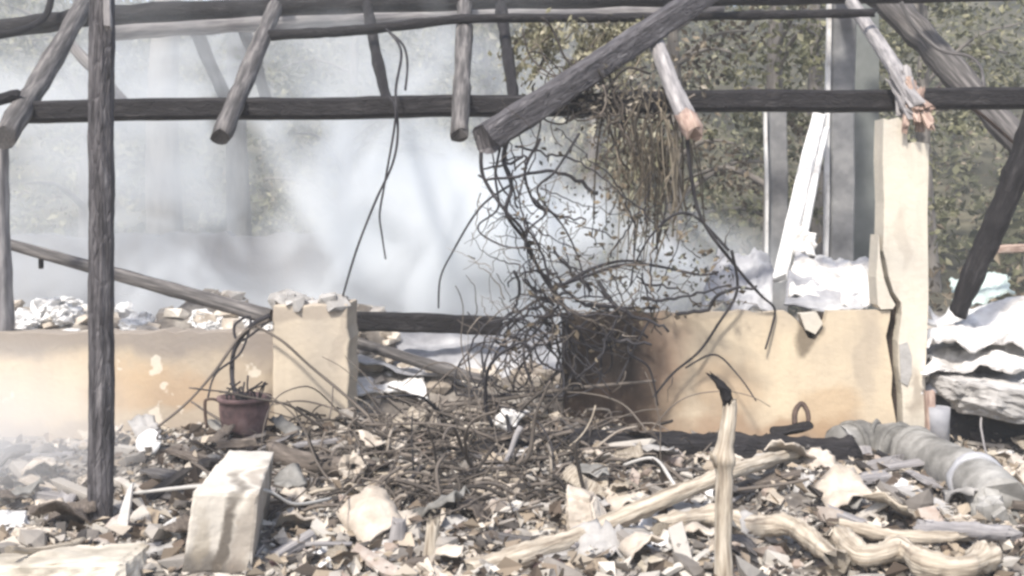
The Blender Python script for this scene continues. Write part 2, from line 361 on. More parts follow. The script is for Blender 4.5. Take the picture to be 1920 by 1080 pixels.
# ------------------------------------------------------------------ walls, pier, column
def xz(px, py, d): p = P(px, py, d); return (p.x, p.z)
def rough_line(a, b, n, amp):
    out = []
    for i in range(n):
        t = i/n; out.append((a[0]+(b[0]-a[0])*t+(random.uniform(-amp, amp) if i else 0), a[1]+(b[1]-a[1])*t+(random.uniform(-amp, amp) if i else 0)))
    return out
d = 6.06
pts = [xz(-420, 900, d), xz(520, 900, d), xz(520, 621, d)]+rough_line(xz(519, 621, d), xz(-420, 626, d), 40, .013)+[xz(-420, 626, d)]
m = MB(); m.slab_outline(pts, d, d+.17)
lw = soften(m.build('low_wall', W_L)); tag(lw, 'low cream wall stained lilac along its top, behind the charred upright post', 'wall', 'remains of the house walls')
rt = root('gate_pier', 'short square cream pier with crumbled mortar on top at the left of the gap', 'pier', P(584, 860, 5.9))
d = 5.86
pts = [xz(514, 880, d), xz(655, 880, d)]+rough_line(xz(655, 870, d), xz(653, 572, d), 14, .009)+rough_line(xz(653, 570, d), xz(512, 572, d), 10, .006)+rough_line(xz(512, 572, d), xz(514, 880, d), 12, .007)
m = MB(); m.slab_outline(pts, d, d+.36); soften(m.build('shaft', W_P, rt), .012)
m = MB()
for i in range(26):
    m.chunk(P(random.uniform(518, 648), 571, d+random.uniform(.03, .33))+Vector((0, 0, random.uniform(0, .03))), (random.uniform(.04, .13), random.uniform(.05, .12), random.uniform(.02, .07)), 0)
m.build('mortar_cap', CONC, rt)

d = 6.0
bite = [(1552, 583), (1548, 600), (1536, 622), (1528, 637), (1516, 634), (1505, 615), (1494, 600), (1482, 590), (1472, 583)]
edge = [(1683, 850), (1680, 790), (1671, 740), (1673, 700), (1666, 660), (1661, 630), (1668, 600), (1670, 582)]
rw = root('low_wall', 'low cream wall burnt black at its left end, cracked away from the column', 'wall', P(1370, 840, 6.0), 'remains of the house walls')
m = MB(); pts = [xz(1057, 860, d)]+[xz(*e_, d) for e_ in edge]+[xz(*b_, d) for b_ in bite]+rough_line(xz(1470, 583, d), xz(1057, 588, d), 24, .011)+rough_line(xz(1057, 588, d), xz(1057, 860, d), 10, .012)
m.slab_outline(pts, d, d+.06); m.build('plaster_face', W_R, rw)
m = MB(); m.slab_outline([xz(1058, 860, d), xz(1672, 860, d), xz(1664, 592, d), xz(1550, 590, d), xz(1530, 628, d), xz(1516, 622, d), xz(1496, 597, d), xz(1058, 592, d)], d+.0625, d+.2); m.build('brick_core', [BRICK], rw)
m = MB(); m.slab_outline([xz(1498, 588, d), xz(1530, 586, d), xz(1541, 606, d), xz(1527, 626, d), xz(1508, 616, d)], d-.02, d+.055); m.build('loose_plaster', W_C, rw)

cr = root('square_column', 'tall cream square column with a broken top and a dark crack down its left side', 'column', P(1700, 820, 6.0), 'remains of the house walls')
left = [(1657, 222), (1655, 300), (1658, 380), (1656, 470), (1661, 487), (1667, 520), (1676, 548), (1690, 568), (1691, 590), (1684, 640), (1685, 690), (1692, 740), (1694, 800), (1694, 870)]
right = [(1734, 870), (1735, 700), (1738, 640), (1741, 560), (1739, 400), (1742, 270), (1720, 266), (1702, 268), (1700, 240), (1685, 220), (1668, 226)]
m = MB(); m.slab_outline([xz(*q_, d-.02) for q_ in left+right], d-.02, d+.13); m.build('shaft', W_C, cr)
m = MB(); m.slab_outline([xz(*q_, d-.02) for q_ in [(1648, 440), (1650, 478), (1652, 492), (1658, 524), (1668, 552), (1679, 572), (1674, 579), (1652, 580), (1646, 572), (1643, 520)]], d-.02, d+.12); m.build('split_corner', W_C, cr)
m = MB(); m.slab_outline([xz(1668, 860, d), xz(1690, 860, d), xz(1690, 500, d), xz(1672, 500, d)], d+.07, d+.19); m.build('brick_core', BRICK, cr)
m = MB(); m.slab_outline([xz(1683, 645, d), xz(1698, 640, d), xz(1706, 665, d), xz(1706, 700, d), xz(1698, 722, d), xz(1686, 715, d)], d-.028, d+.01); m.build('chipped_patch', CONC, cr)

# walls at the back of the burnt house
d = 10.2
m = MB(); pts = [xz(-560, 620, d), xz(880, 620, d), xz(880, 440, d)]+rough_line(xz(878, 470, d), xz(640, 440, d), 14, .05)+rough_line(xz(640, 438, d), xz(-560, 446, d), 60, .035); m.slab_outline(pts, d, d+.2)
tag(m.build('low_wall', W_B), 'far low grey wall half hidden in the white smoke', 'wall', 'remains of the house walls')
CONCD = mat('smoked dark concrete', [(.3, (.1, .102, .108)), (.5, (.19, .19, .195)), (.72, (.34, .335, .33))], 3, .92, .5)
d = 8.4
rt = root('concrete_post', 'tall grey concrete post with one pale edge, behind the right wall', 'post', P(1572, 560, d))
m = MB(); m.beam(P(1572, 600, d), P(1576, -40, d), .19, .2, 20, rough=.03, up=Vector((0, 1, 0)), jag=.02, ch=.06); m.build('shaft', CONCD, rt)
m = MB(); m.beam(P(1548, 600, d-.1), P(1553, -40, d-.1), .035, .05, 14, rough=.06, up=Vector((0, 1, 0))); m.build('edge_strip', SHEET, rt)
SLATE = mat('smoked green wall', [(.3, (.1, .11, .105)), (.6, (.2, .21, .2))], 2, .9, .3)
m = MB(); m.slab_outline([xz(1596, 620, 9.2), xz(1650, 620, 9.2), xz(1648, -30, 9.2), xz(1600, -30, 9.2)], 9.2, 9.45)
tag(m.build('wall_panel', SLATE), 'narrow greenish grey wall strip beside the grey concrete post', 'wall')
rt = root('concrete_post', 'smoke stained post with a thin pale edge standing left of the leaning pale boards', 'post', P(1460, 560, 9))
m = MB(); m.beam(P(1458, 610, 9), P(1457, 196, 9), .15, .15, 16, rough=.05, up=Vector((0, 1, 0)), ch=.08); m.build('shaft', CONCD, rt)
m = MB(); m.beam(P(1437, 610, 8.88), P(1436, 198, 8.88), .025, .05, 12, rough=.06, up=Vector((0, 1, 0))); m.build('edge_strip', SHEET, rt)

# ------------------------------------------------------------------ roof timbers
def beam(name, label, p0, p1, w, h, mt, grp='burnt roof timbers', cat='beam', **k):
    m = MB(); m.beam(p0, p1, w, h, m=0, **k); return tag(m.build(name, mt), label, cat, grp)
def pole(name, label, pts, r0, r1, mt, grp='burnt roof timbers', cat='pole', rough=.17, sides=12, n=10, jag=.03, knob=.1):
    path = spline(pts, n); k = len(path)-1
    m = MB(); m.tube(path, [(r0+(r1-r0)*i/k)*(1+knob*2*mn.noise(q*7)) for i, q in enumerate(path)], sides, 0, rough, True, jag); return tag(m.build(name, mt), label, cat, grp)
beam('roof_beam', 'long black squared beam running level across the whole frame', P(48, 211, 6.2), P(2100, 181, 6.2), .13, .128, CHAR, seg=60, rough=.07)
pole('roof_pole', 'blackened log along the very top, crossing all the rafters', [P(-120, 70, 7.9), P(90, 42, 7.9), P(215, 28, 7.9), P(700, 6, 7.9), P(1300, -6, 7.9), P(2050, -20, 7.9)], .075, .075, CHAR)
pole('roof_pole', 'thick ash grey pole just below the topmost black log', [P(200, 58, 8.3), P(500, 38, 8.3), P(870, 26, 8.3), P(1350, 14, 8.3)], .085, .08, ASHW)
pole('roof_pole', 'thin black purlin with a pale upper edge, from the grey rafter to the right', [P(505, 66, 7.2), P(640, 59, 7.2), P(780, 45, 7.2), P(880, 35, 7.2), P(1100, 34, 7.2), P(1240, 32, 7.2), P(1440, 28, 7.2), P(1640, 24, 7.2)], .038, .03, CHAR)
rf = 'rafters sloping down over the long beam'
pole('rafter', 'leftmost rafter, sloping down to the top of the left edge post', [P(172, -20, 8.2), P(100, 110, 6.9), P(8, 258, 5.75)], .07, .066, GREYW, rf, 'rafter')
pole('rafter', 'grey rafter ending in a cut foot left of the pier', [P(530, -20, 8.3), P(480, 100, 6.9), P(414, 258, 5.6)], .062, .056, GREYW, rf, 'rafter')
pole('rafter', 'short upright looking grey rafter with a black tip, seen end on', [P(872, -20, 8.3), P(868, 120, 6.6), P(861, 255, 5.6)], .062, .05, GREYW, rf, 'rafter')
beam('fallen_beam', 'heavy squared timber fallen diagonally across the long beam', P(1365, -40, 7.1), P(910, 262, 5.55), .13, .15, CHARP, rf, 'beam', seg=40, rough=.08, jag=.03)
rt = root('rafter', 'short pale rafter with a reddish broken end above the right wall', 'rafter', P(1270, 180, 6), rf)
path = spline([P(1226, 70, 6.7), P(1262, 165, 6.0), P(1288, 222, 5.68)], 8); m = MB(); m.tube(path, [.05+.008*i/16 for i in range(17)], 10, 0, .12); m.build('shaft', ASHW, rt)
path = spline([P(1288, 222, 5.68), P(1302, 250, 5.56)], 3); m = MB(); m.tube(path, [.06, .064, .062, .045], 14, 0, .5, jag=.035); m.build('broken_end', REDW, rt)
rt = root('rafter', 'pale peeled rafter whose splintered foot rests on the square column', 'rafter', P(1715, 215, 6), rf)
path = spline([P(1575, -30, 8.2), P(1640, 70, 7.2), P(1712, 178, 6.05)], 8); m = MB(); m.tube(path, [.05]*17, 10, 0, .12); m.build('shaft', ASHW, rt)
m = MB()
for i in range(16):
    a = P(random.uniform(1692, 1735), random.uniform(146, 176), 6.02+random.uniform(-.05, .1)); b = P(random.uniform(1695, 1748), random.uniform(195, 240), 5.9+random.uniform(-.05, .12))
    m.beam(a, b, random.uniform(.03, .06), random.uniform(.02, .04), 4, rough=.3, jag=.03)
m.build('broken_end', [REDW], rt)
m = MB()
for i in range(12):
    a = P(random.uniform(1672, 1706), random.uniform(128, 160), 6.1+random.uniform(-.06, .08)); b = P(random.uniform(1688, 1728), random.uniform(178, 214), 5.98+random.uniform(-.08, .06))
    m.beam(a, b, random.uniform(.04, .075), random.uniform(.02, .04), 6, rough=.35, jag=.04)
m.build('bark_collar', ASHW, rt)
pole('roof_pole', 'thick dull grey pole slanting down behind the column', [P(1630, -30, 8.6), P(1720, 60, 8.3), P(1815, 165, 8.0), P(1960, 320, 7.6)], .125, .1, GREYW)
st = 'thin black struts behind the long beam'
pole('strut', 'thin black strut leaning beside the hanging wires', [P(688, 5, 7.9), P(705, 100, 7.2), P(728, 200, 6.35)], .045, .034, CHAR, st, 'strut')
pole('strut', 'thin black strut right of the end on grey rafter', [P(938, 5, 7.9), P(950, 90, 7.2), P(964, 190, 6.35)], .05, .036, CHAR, st, 'strut')
pole('strut', 'faint strut in the smoke beside the pale tree trunk', [P(350, 10, 8.9), P(385, 100, 8.9), P(438, 215, 8.9)], .065, .055, CHAR, st, 'strut')
pole('strut', 'faint strut in the smoke behind the cut footed rafter', [P(445, 20, 9), P(470, 90, 9), P(510, 220, 9)], .06, .05, CHAR, st, 'strut')
pole('roof_pole', 'short dark stub of a pole reaching in over the leftmost rafter', [P(-90, 212, 5.9), P(38, 176, 6.1)], .04, .035, CHAR)
pole('roof_pole', 'thin dark bar in the top left corner', [P(-90, 74, 7.2), P(30, 60, 7.4), P(85, 30, 7.7), P(100, -30, 7.8)], .03, .026, CHAR)
pole('roof_pole', 'pale thin branch curling down to the right of the column', [P(1690, 5, 7.2), P(1712, 45, 7.1), P(1760, 92, 7), P(1815, 105, 6.9), P(1838, 125, 6.8), P(1846, 165, 6.35)], .014, .01, GREYW, None, 'branch')
pole('roof_pole', 'pale slanting brace across the top left corner behind the post', [P(120, 70, 8.4), P(185, 140, 8.4), P(230, 190, 8.4)], .05, .045, ASHW)

gb = G(190, 985); d = gb.y
rt = beam('upright_post', 'charred upright post standing nearest on the left, cracked black bark', Vector((gb.x, d, gz(gb.x, d)-.15)), P(192, -60, d), .096, .1, CHARP, None, 'post', seg=70, rough=.09, up=Vector((0, 1, 0)), ch=.28)
m = MB(); m.beam(P(199, -30, d-.075), P(203, 52, d-.075), .03, .022, 8, rough=.25, up=Vector((0, 1, 0)), jag=.015)
m.build('loose_strip', ASHW, rt)
pole('upright_post', 'grey post at the left edge standing on the low wall', [P(-2, 630, 6.15), P(-2, 450, 6.13), P(-6, 255, 6.1)], .08, .066, ASHW, None, 'post', rough=.08)
pole('leaning_post', 'black charred post leaning to the right over the heap of sheets', [P(1797, 585, 6.3), P(1830, 500, 6.25), P(1878, 395, 6.2), P(1925, 275, 6.15), P(1990, 110, 6.1)], .06, .085, CHAR, None, 'post', rough=.16)
rt = pole('fallen_pole', 'smooth grey pole lying aslant from the left edge post to the pier', [P(-40, 442, 7.0), P(505, 594, 6.12)], .036, .05, GREYW, 'fallen poles', 'pole', rough=.06, knob=.04, n=30)
m = MB(); m.tube(spline([P(77, 484, 6.85), P(77, 503, 6.83)], 3), .018, 6, 0, .1); m.build('knob', CHAR, rt)
pole('fallen_pole', 'slim grey pole lying aslant inside the gap right of the pier', [P(600, 622, 6.6), P(720, 658, 6.45), P(850, 698, 6.3), P(925, 716, 6.2)], .036, .034, GREYW, 'fallen poles')
beam('fallen_beam', 'dark charred plank lying level inside the gap, ends in smoke', P(610, 602, 6.5), P(935, 610, 6.75), .1, .12, CHAR, 'fallen poles', 'beam', seg=20, rough=.14, jag=.04)
beam('leaning_board', 'ash coated pale board leaning against the grey concrete post', P(1462, 520, 7.5), P(1536, 215, 8.2), .11, .05, ASHL, 'leaning pale boards', 'board', seg=16, rough=.08, jag=.04)
beam('leaning_board', 'slimmer pale board leaning in front of its wider neighbour', P(1500, 470, 7.6), P(1548, 240, 8.15), .055, .04, ASHL, 'leaning pale boards', 'board', seg=16, rough=.1, jag=.04)

# ------------------------------------------------------------------ sheets and heaps
def sheet_obj(name, label, corners, th, mt, crumple=.05, corr=0, grp=None, cat='sheet', n=26, seed=0, curl=0.0, ragged=.0):
    a, b, c, e = [Vector(q) for q in corners]
    nrm = (b-a).cross(e-a).normalized()
    if nrm.z < 0: nrm = -nrm
    def fn(u, v):
        v0 = v
        if ragged:
            u = u+ragged*mn.noise(Vector((v*6, seed, u*2)))*(1 if .02 < 1 else 0); v = v+ragged*mn.noise(Vector((u*6, seed+5, v*2)))
        q = (a*(1-u)+b*u)*(1-v)+(e*(1-u)+c*u)*v
        h = crumple*(mn.fractal(Vector((u*2.6+seed, v*2.6, seed*3.3)), .9, 2, 4))+curl*math.sin(v0*math.pi)
        if corr: h += .012*math.sin(u*corr*2*math.pi)
        fold = crumple*.6*abs(mn.noise(Vector((u*3.5, v*3.5+seed, seed))))
        return q+nrm*(h+fold)
    m = MB(); m.sheet(fn, n, n, th, 0); return tag(m.build(name, mt), label, cat, grp)
sg = 'fallen roof sheets'
sheet_obj('roof_sheet', 'white folded sheet with a grey underside lying on the right wall', [P(1475, 575, 6.35), P(1640, 578, 6.3), P(1625, 500, 7.0), P(1490, 478, 7.0)], .012, SHEET, .1, 0, sg, seed=1.2, curl=.06)
sheet_obj('roof_sheet', 'dark grey sheet sticking out under the white folded sheet', [P(1470, 576, 6.26), P(1625, 580, 6.24), P(1600, 548, 6.5), P(1480, 505, 6.6)], .012, SHEETG, .04, 0, sg, seed=8.2)
sheet_obj('roof_sheet', 'dull white sheet in the smoke left of the leaning pale boards', [P(1310, 580, 6.6), P(1450, 575, 6.6), P(1445, 470, 7.3), P(1345, 480, 7.3)], .012, SHEETG, .1, 0, sg, seed=2.2)
sheet_obj('roof_sheet', 'pale roof sheet sloping down inside the gap under the charred plank', [P(650, 705, 6.4), P(1050, 728, 6.35), P(1055, 618, 7.3), P(655, 628, 7.3)], .012, SHEETG, .1, 0, sg, seed=3.1, n=34)
sheet_obj('roof_sheet', 'narrow dusty sheet low in the gap beside the pier', [P(650, 742, 6.25), P(800, 735, 6.2), P(790, 690, 6.6), P(655, 700, 6.6)], .012, SHEET, .05, 0, sg, seed=4.4)
sheet_obj('roof_sheet', 'torn white flap standing between the leaning boards and the white folded sheet', [P(1488, 475, 7.4), P(1530, 480, 7.4), P(1530, 440, 7.5), P(1492, 425, 7.5)], .01, SHEET, .05, 0, sg, seed=5.4, n=12)
stk = [('broad white crumpled sheet on top of the heap beside the column', [(1735, 650, 6.0), (1960, 655, 5.8), (1990, 560, 6.8), (1740, 585, 6.8)], SHEET, .1),
       ('white sheet with a wavy front edge, second from the top of the heap', [(1732, 690, 5.9), (1950, 690, 5.65), (1960, 625, 6.5), (1736, 640, 6.5)], SHEET, .08),
       ('grey sheet drooping at its right end in the middle of the heap', [(1735, 720, 5.95), (1970, 735, 5.6), (1960, 650, 6.3), (1736, 670, 6.5)], SHEETG, .07),
       ('lowest tattered pale sheet of the heap', [(1730, 742, 6.0), (1960, 720, 5.75), (1960, 690, 6.4), (1736, 705, 6.5)], SHEET, .06),
       ('pale green tinted sheet lying behind the black leaning post', [(1790, 575, 6.9), (1900, 550, 6.9), (1890, 510, 7.4), (1790, 522, 7.4)], None, .05)]
MINT = mat('pale green sheet', [(.3, (.42, .5, .47)), (.7, (.62, .7, .66))], 4, .7, .2)
for i, (lb, cs, mt, cr_) in enumerate(stk):
    sheet_obj('crumpled_sheet', lb, [P(*c_) for c_ in cs], .016, mt or MINT, cr_, 0, 'crumpled sheets heaped beside the column', seed=11.3+i*3, ragged=.16, n=34)
def boulder(name, label, c, size, mt, rot=(0, 0, 0), cat='rock', grp=None, n=14, amp=.14, parent=None, box=.55):
    from mathutils import Euler
    M = Euler(rot).to_matrix(); m = MB(); off = Vector((random.uniform(0, 50), 0, 0))
    # cube-sphere, squared off and broken by noise
    for ax in range(3):
        for sg_ in (-1, 1):
            base = len(m.v)
            for i in range(n+1):
                for j in range(n+1):
                    u = i/n*2-1; v = j/n*2-1; q = [0, 0, 0]; q[ax] = sg_; q[(ax+1) % 3] = u; q[(ax+2) % 3] = v*sg_
                    q = Vector(q); q = q*box+q.normalized()*(1-box)*1.15
                    q = q*(1+amp*mn.fractal(q*1.6+off, .8, 2, 5))
                    m.v.append(tuple(M @ Vector((q.x*size[0]/2, q.y*size[1]/2, q.z*size[2]/2))+Vector(c)))
            for i in range(n):
                for j in range(n): m.face((base+i*(n+1)+j, base+(i+1)*(n+1)+j, base+(i+1)*(n+1)+j+1, base+i*(n+1)+j+1), None, 0, False)
    o = m.build(name, mt, parent)
    return tag(o, label, cat, grp) if label else o
boulder('concrete_block', 'big grey broken slab jutting over the dark hollow at the right edge', P(1885, 750, 5.8), (.5, .5, .2), CONC, (0, .08, .2), 'block')
boulder('concrete_block', 'grey slab end at the foot of the sheet heap, next to the big broken slab', P(1790, 722, 5.95), (.22, .4, .12), CONC, (0, 0, .1), 'block')
HOLLOW_SHADE = mat('black hollow shade', [(.3, (.01, .01, .012)), (.7, (.03, .03, .034))], 6, .9, .3)  # near-black colour standing for the shade of the hollow
boulder('charred_log_or_shade', 'black lump added as painted shade in the hollow under the broken slab', P(1860, 830, 6.1), (.66, .4, .42), HOLLOW_SHADE, (0, 0, 0), 'log')  # added dark lump, fills the hollow with painted shade

# heaps inside the house (ash covered lumps)
hp = 'ash covered lumps inside the burnt house'
for i, (px, py, d_, s_) in enumerate([(130, 560, 7.2, .28), (95, 590, 7.0, .22), (165, 600, 6.8, .2), (430, 560, 7.4, .16), (462, 545, 7.4, .2), (495, 550, 7.4, .16), (405, 600, 6.9, .2), (340, 605, 6.7, .22), (270, 600, 6.9, .2), (40, 600, 7.0, .22),
        (700, 570, 7.6, .14), (750, 572, 7.6, .22), (790, 580, 7.5, .16), (480, 590, 6.9, .2), (560, 560, 7.8, .2)]):
    c = P(px, py, d_); zb = gz(c.x, c.y)
    for k in range(3):
        q = Vector((c.x+random.gauss(0, s_*.55), c.y+random.gauss(0, s_*.3), c.z+random.uniform(-.35, .1)*s_)); w_ = s_*random.uniform(.35, .75)
        zb = gz(q.x, q.y)
        boulder('ash_lump', 'pale ash covered lump behind the low left wall, thinned by smoke', Vector((q.x, q.y, zb+w_*.22)), (w_*1.4, w_*1.2, w_*.95), ASHL, (random.uniform(-.4, .4), random.uniform(-.4, .4), random.uniform(0, 3)), 'debris', hp, 10, .4, box=.3)

# ------------------------------------------------------------------ foreground things
def hexa(name, label, base4, top4, mt, n=16, amp=.012, cat='stone', rootobj=None, part=None):
    b = [Vector(q) for q in base4]; t = [Vector(q) for q in top4]; m = MB()
    def tri(u, v, w_):
        lo = (b[0]*(1-u)+b[1]*u)*(1-v)+(b[3]*(1-u)+b[2]*u)*v; hi = (t[0]*(1-u)+t[1]*u)*(1-v)+(t[3]*(1-u)+t[2]*u)*v
        q = lo.lerp(hi, w_); ctr = (sum(b, Vector())+sum(t, Vector()))/8
        e = sum(1 for k_ in (u, v, w_) if k_ < .001 or k_ > .999)
        nz = mn.fractal(q*6, .9, 2, 5)
        return q+(q-ctr).normalized()*(amp*nz*2-(amp*1.2 if e >= 2 else 0)*(1+mn.noise(q*25)))
    F = [(lambda a, c_: (a, c_, 0), True), (lambda a, c_: (a, c_, 1), False), (lambda a, c_: (a, 0, c_), False), (lambda a, c_: (a, 1, c_), True), (lambda a, c_: (0, a, c_), True), (lambda a, c_: (1, a, c_), False)]
    for fn, flip in F:
        base = len(m.v)
        for i in range(n+1):
            for j in range(n+1): m.v.append(tuple(tri(*fn(i/n, j/n))))
        for i in range(n):
            for j in range(n):
                f = (base+i*(n+1)+j, base+(i+1)*(n+1)+j, base+(i+1)*(n+1)+j+1, base+i*(n+1)+j+1); m.face(f[::-1] if flip else f)
    o = m.build(part or name, mt, rootobj)
    return o if rootobj else tag(o, label, cat)
hexa('stone_block', 'pale squared block tilted towards us, sooty at its foot, below the pot',
     [P(340, 1075, 3.86), P(470, 1080, 3.86), P(505, 960, 4.4), P(430, 960, 4.4)], [P(362, 922, 3.84), P(486, 926, 3.84), P(514, 846, 4.45), P(430, 842, 4.45)],
     plaster('block stone', [(-1.17, -.04, .3, .15, .9, (.1, .09, .08)), (-1.07, .08, .045, .26, .9, (.1, .085, .07)), (-.99, .14, .05, .25, .6, (.24, .2, .165)), (-1.19, .1, .05, .1, .5, (.3, .26, .2))], (.6, .55, .47)), 20, .004)
hexa('stone_slab', 'long flat pale stone in the bottom left corner',
     [P(-60, 1130, 3.6), P(240, 1130, 3.6), P(290, 1050, 3.95), P(-40, 1060, 3.95)], [P(-60, 1062, 3.62), P(225, 1058, 3.62), P(285, 1016, 4.0), P(-30, 1024, 4.0)], STONE, 18, .014)
boulder('stone_block', 'white round topped stone at the left edge', P(-5, 985, 4.3)-Vector((0, 0, .06)), (.24, .2, .2), WHITE, (0, 0, .4), 'stone')
boulder('stone_block', 'small pale pile stone beside the foot of the charred upright post', P(70, 1000, 4.1)-Vector((0, 0, .03)), (.16, .14, .1), PLAST, (0, .2, .9), 'stone')
# pot
pb = P(458, 822, 5.45); rt = root('clay_pot', 'sooty reddish clay pot below the wires on the left pier', 'pot', pb)
prof = [(.0, .0), (.085, .0), (.11, .05), (.125, .12), (.13, .17), (.128, .2), (.14, .205), (.14, .225), (.118, .225), (.112, .18), (.0, .1)]
m = MB(); ns = 28; b0 = len(m.v)
for (r_, z) in prof:
    for k in range(ns): m.v.append((pb.x+r_*math.cos(2*math.pi*k/ns)*(1+.02*math.sin(k)), pb.y+r_*math.sin(2*math.pi*k/ns), pb.z+z))
for i in range(len(prof)-1):
    for k in range(ns): m.face((b0+i*ns+k, b0+i*ns+(k+1) % ns, b0+(i+1)*ns+(k+1) % ns, b0+(i+1)*ns+k), None, 0, True)
m.build('bowl', POT, rt)
m = MB(); m.tube(spline([pb+Vector(q_) for q_ in ((-.12, -.03, .2), (-.15, -.035, .215), (-.19, -.03, .212), (-.2, -.03, .19), (-.196, -.03, .1), (-.19, -.025, .06))], 4), .008, 6, 0, .2); m.build('handle', IRON, rt)
m = MB()
for i in range(16):
    a = random.uniform(0, 6.28); p0 = pb+Vector((.08*math.cos(a), .08*math.sin(a), .17))
    m.tube(spline([p0, p0+Vector((random.uniform(-.04, .04), -.02, .08)), p0+Vector((random.uniform(-.09, .09), random.uniform(-.06, .02), random.uniform(.07, .15)))], 4), .005, 5)
m.build('dead_stalks', VINE, rt)
# dish
c = P(279, 829, 5.2); rt = root('ceramic_dish', 'chipped white ceramic dish propped on edge near the charred post', 'dish', c)
m = MB()
def dishf(u, v):
    a = u*2*math.pi; r_ = v*.062*(1-.16*max(0, math.cos(a-2.2))**6)
    return c+Vector((r_*math.cos(a), -.018*(1-v*v)+.02*v*math.sin(a), r_*math.sin(a)*.98))
m.sheet(dishf, 28, 6, .008, 0); m.build('dish_body', CERAM, rt)
# shard, stubs, plank, tiles
m = MB(); m.slab_outline([xz(214, 992, 4.2), xz(238, 994, 4.2), xz(246, 925, 4.2), xz(249, 905, 4.2), xz(238, 918, 4.2)], 4.2, 4.22); tag(m.build('pointed_shard', SHEET), 'pointed white shard standing beside the foot of the charred post', 'shard')
m = MB(); m.slab_outline([xz(304, 1025, 4.05), xz(344, 1028, 4.05), xz(334, 985, 4.05), xz(322, 975, 4.05), xz(306, 985, 4.05)], 4.05, 4.09); tag(m.build('plaster_shard', WHITE), 'white flat shard leaning at the left of the tilted block', 'shard')
beam('grey_stick', 'short squared grey stick end right of the tilted block', G(512, 1046, lift=.02), G(585, 1004, lift=.04), .05, .045, ASHW, None, 'stick', seg=8, rough=.08)
pole('wood_stub', 'upright pale rounded stub, the left of the two near the middle', [P(742, 1040, 4.05), P(746, 1000, 4.05), P(748, 974, 4.05)], .036, .03, ASHW, None, 'stub', rough=.1)
pole('wood_stub', 'upright tan rounded stub, the right of the two near the middle', [P(806, 1062, 3.95), P(810, 1015, 3.95), P(812, 980, 3.95)], .034, .026, PALEW, None, 'stub', rough=.1)
hexa('floor_tile', 'tan flat tile lying on twigs in the middle of the brush', [P(888, 948, 4.55), P(960, 950, 4.55), P(978, 922, 4.7), P(925, 918, 4.7)], [P(886, 942, 4.54), P(960, 944, 4.54), P(980, 905, 4.72), P(925, 908, 4.72)], PLAST, 6, .004, 'tile')
hexa('plaster_slab', 'upright pale plaster slab behind the long pale branch', [P(1062, 1020, 4.2), P(1128, 1025, 4.2), P(1150, 1000, 4.35), P(1080, 1000, 4.35)], [P(1058, 925, 4.25), P(1108, 938, 4.25), P(1120, 920, 4.4), P(1066, 908, 4.4)], PLAST, 12, .014, 'slab')
sheet_obj('plaster_slab', 'wide white crust lying under the long pale branch', [P(1095, 1052, 3.98), P(1250, 1018, 4.02), P(1262, 960, 4.5), P(1090, 965, 4.5)], .03, WHITE, .05, 0, None, 'slab', 20, 21, ragged=.08)
sheet_obj('plaster_slab', 'low white crust at the bottom edge left of the rounded stubs', [P(590, 1066, 3.85), P(730, 1070, 3.85), P(712, 1030, 4.1), P(610, 1026, 4.1)], .03, WHITE, .06, 0, None, 'slab', 16, 26, ragged=.08)
sheet_obj('plaster_slab', 'curled pale bark piece in the brush right of the pier', [P(760, 815, 5.5), P(830, 820, 5.5), P(825, 790, 5.6), P(765, 785, 5.6)], .012, PLAST, .06, 0, None, 'slab', 12, 31, curl=.03)
sheet_obj('bark_curl', 'curled whitish bark strip leaning up at the foot of the burnt wall end', [P(915, 800, 5.5), P(955, 812, 5.5), P(995, 772, 5.6), P(950, 768, 5.6)], .01, SHEET, .04, 0, None, 'bark', 12, 35, curl=.05)
sheet_obj('bark_curl', 'small curled bark strip hanging in the middle of the twigs', [P(935, 850, 5.2), P(958, 845, 5.2), P(985, 880, 5.15), P(962, 890, 5.15)], .01, PLAST, .03, 0, None, 'bark', 10, 37, curl=.03)
m = MB(); c = G(662, 893, lift=.04)
for i in range(9): m.chunk(c+Vector((.045*math.cos(i*.7), -.01, .05+.04*math.sin(i*.7))), (.04, .04, .035))
tag(m.build('ceramic_ring', PLAST), 'small broken pale ring of stone left of the twig heap', 'ring')
# branches
pole('pale_branch', 'long pale branch lying aslant in front, from bottom centre up to the right', GL([(880, 1070, .02), (1000, 1036, .05), (1130, 985, .09), (1260, 930, .14), (1380, 882, .15), (1490, 850, .1)]), .042, .03, PALEW, None, 'branch', rough=.35, knob=.12, sides=14, n=16)
b0 = P(1358, 1100, 3.7); rt = root('upright_stick', 'pale barkless stick standing upright in the foreground', 'stick', Vector((b0.x, b0.y, -.02)))
path = spline([Vector((b0.x, b0.y, -.05)), P(1356, 1000, 3.7), P(1358, 900, 3.7), P(1356, 858, 3.7), P(1362, 820, 3.7), P(1368, 775, 3.7), P(1369, 752, 3.7)], 6)
rr_ = [.034+.014*math.exp(-((CAM_H-(860-400)/1920*3.7-q.z)/.03)**2)-.008*i/36 for i, q in enumerate(path)]
m = MB(); m.tube(path, rr_, 16, 0, .25, jag=.02); m.build('shaft', PALEW, rt)
m = MB(); m.tube(spline([P(1365, 757, 3.7), P(1357, 728, 3.69), P(1336, 706, 3.68)], 4), [.024, .022, .02, .02, .017, .018, .014, .013, .009], 10, 0, .8, jag=.03); m.build('burnt_tip', CHAR, rt)
m = MB(); m.tube(spline([P(1345, 872, 3.69), P(1333, 848, 3.66)], 3), [.016, .014, .012, .008], 7, 0, .2); m.build('side_knot', PALEW, rt)
rtg = 'pale gnarled roots at the bottom right'
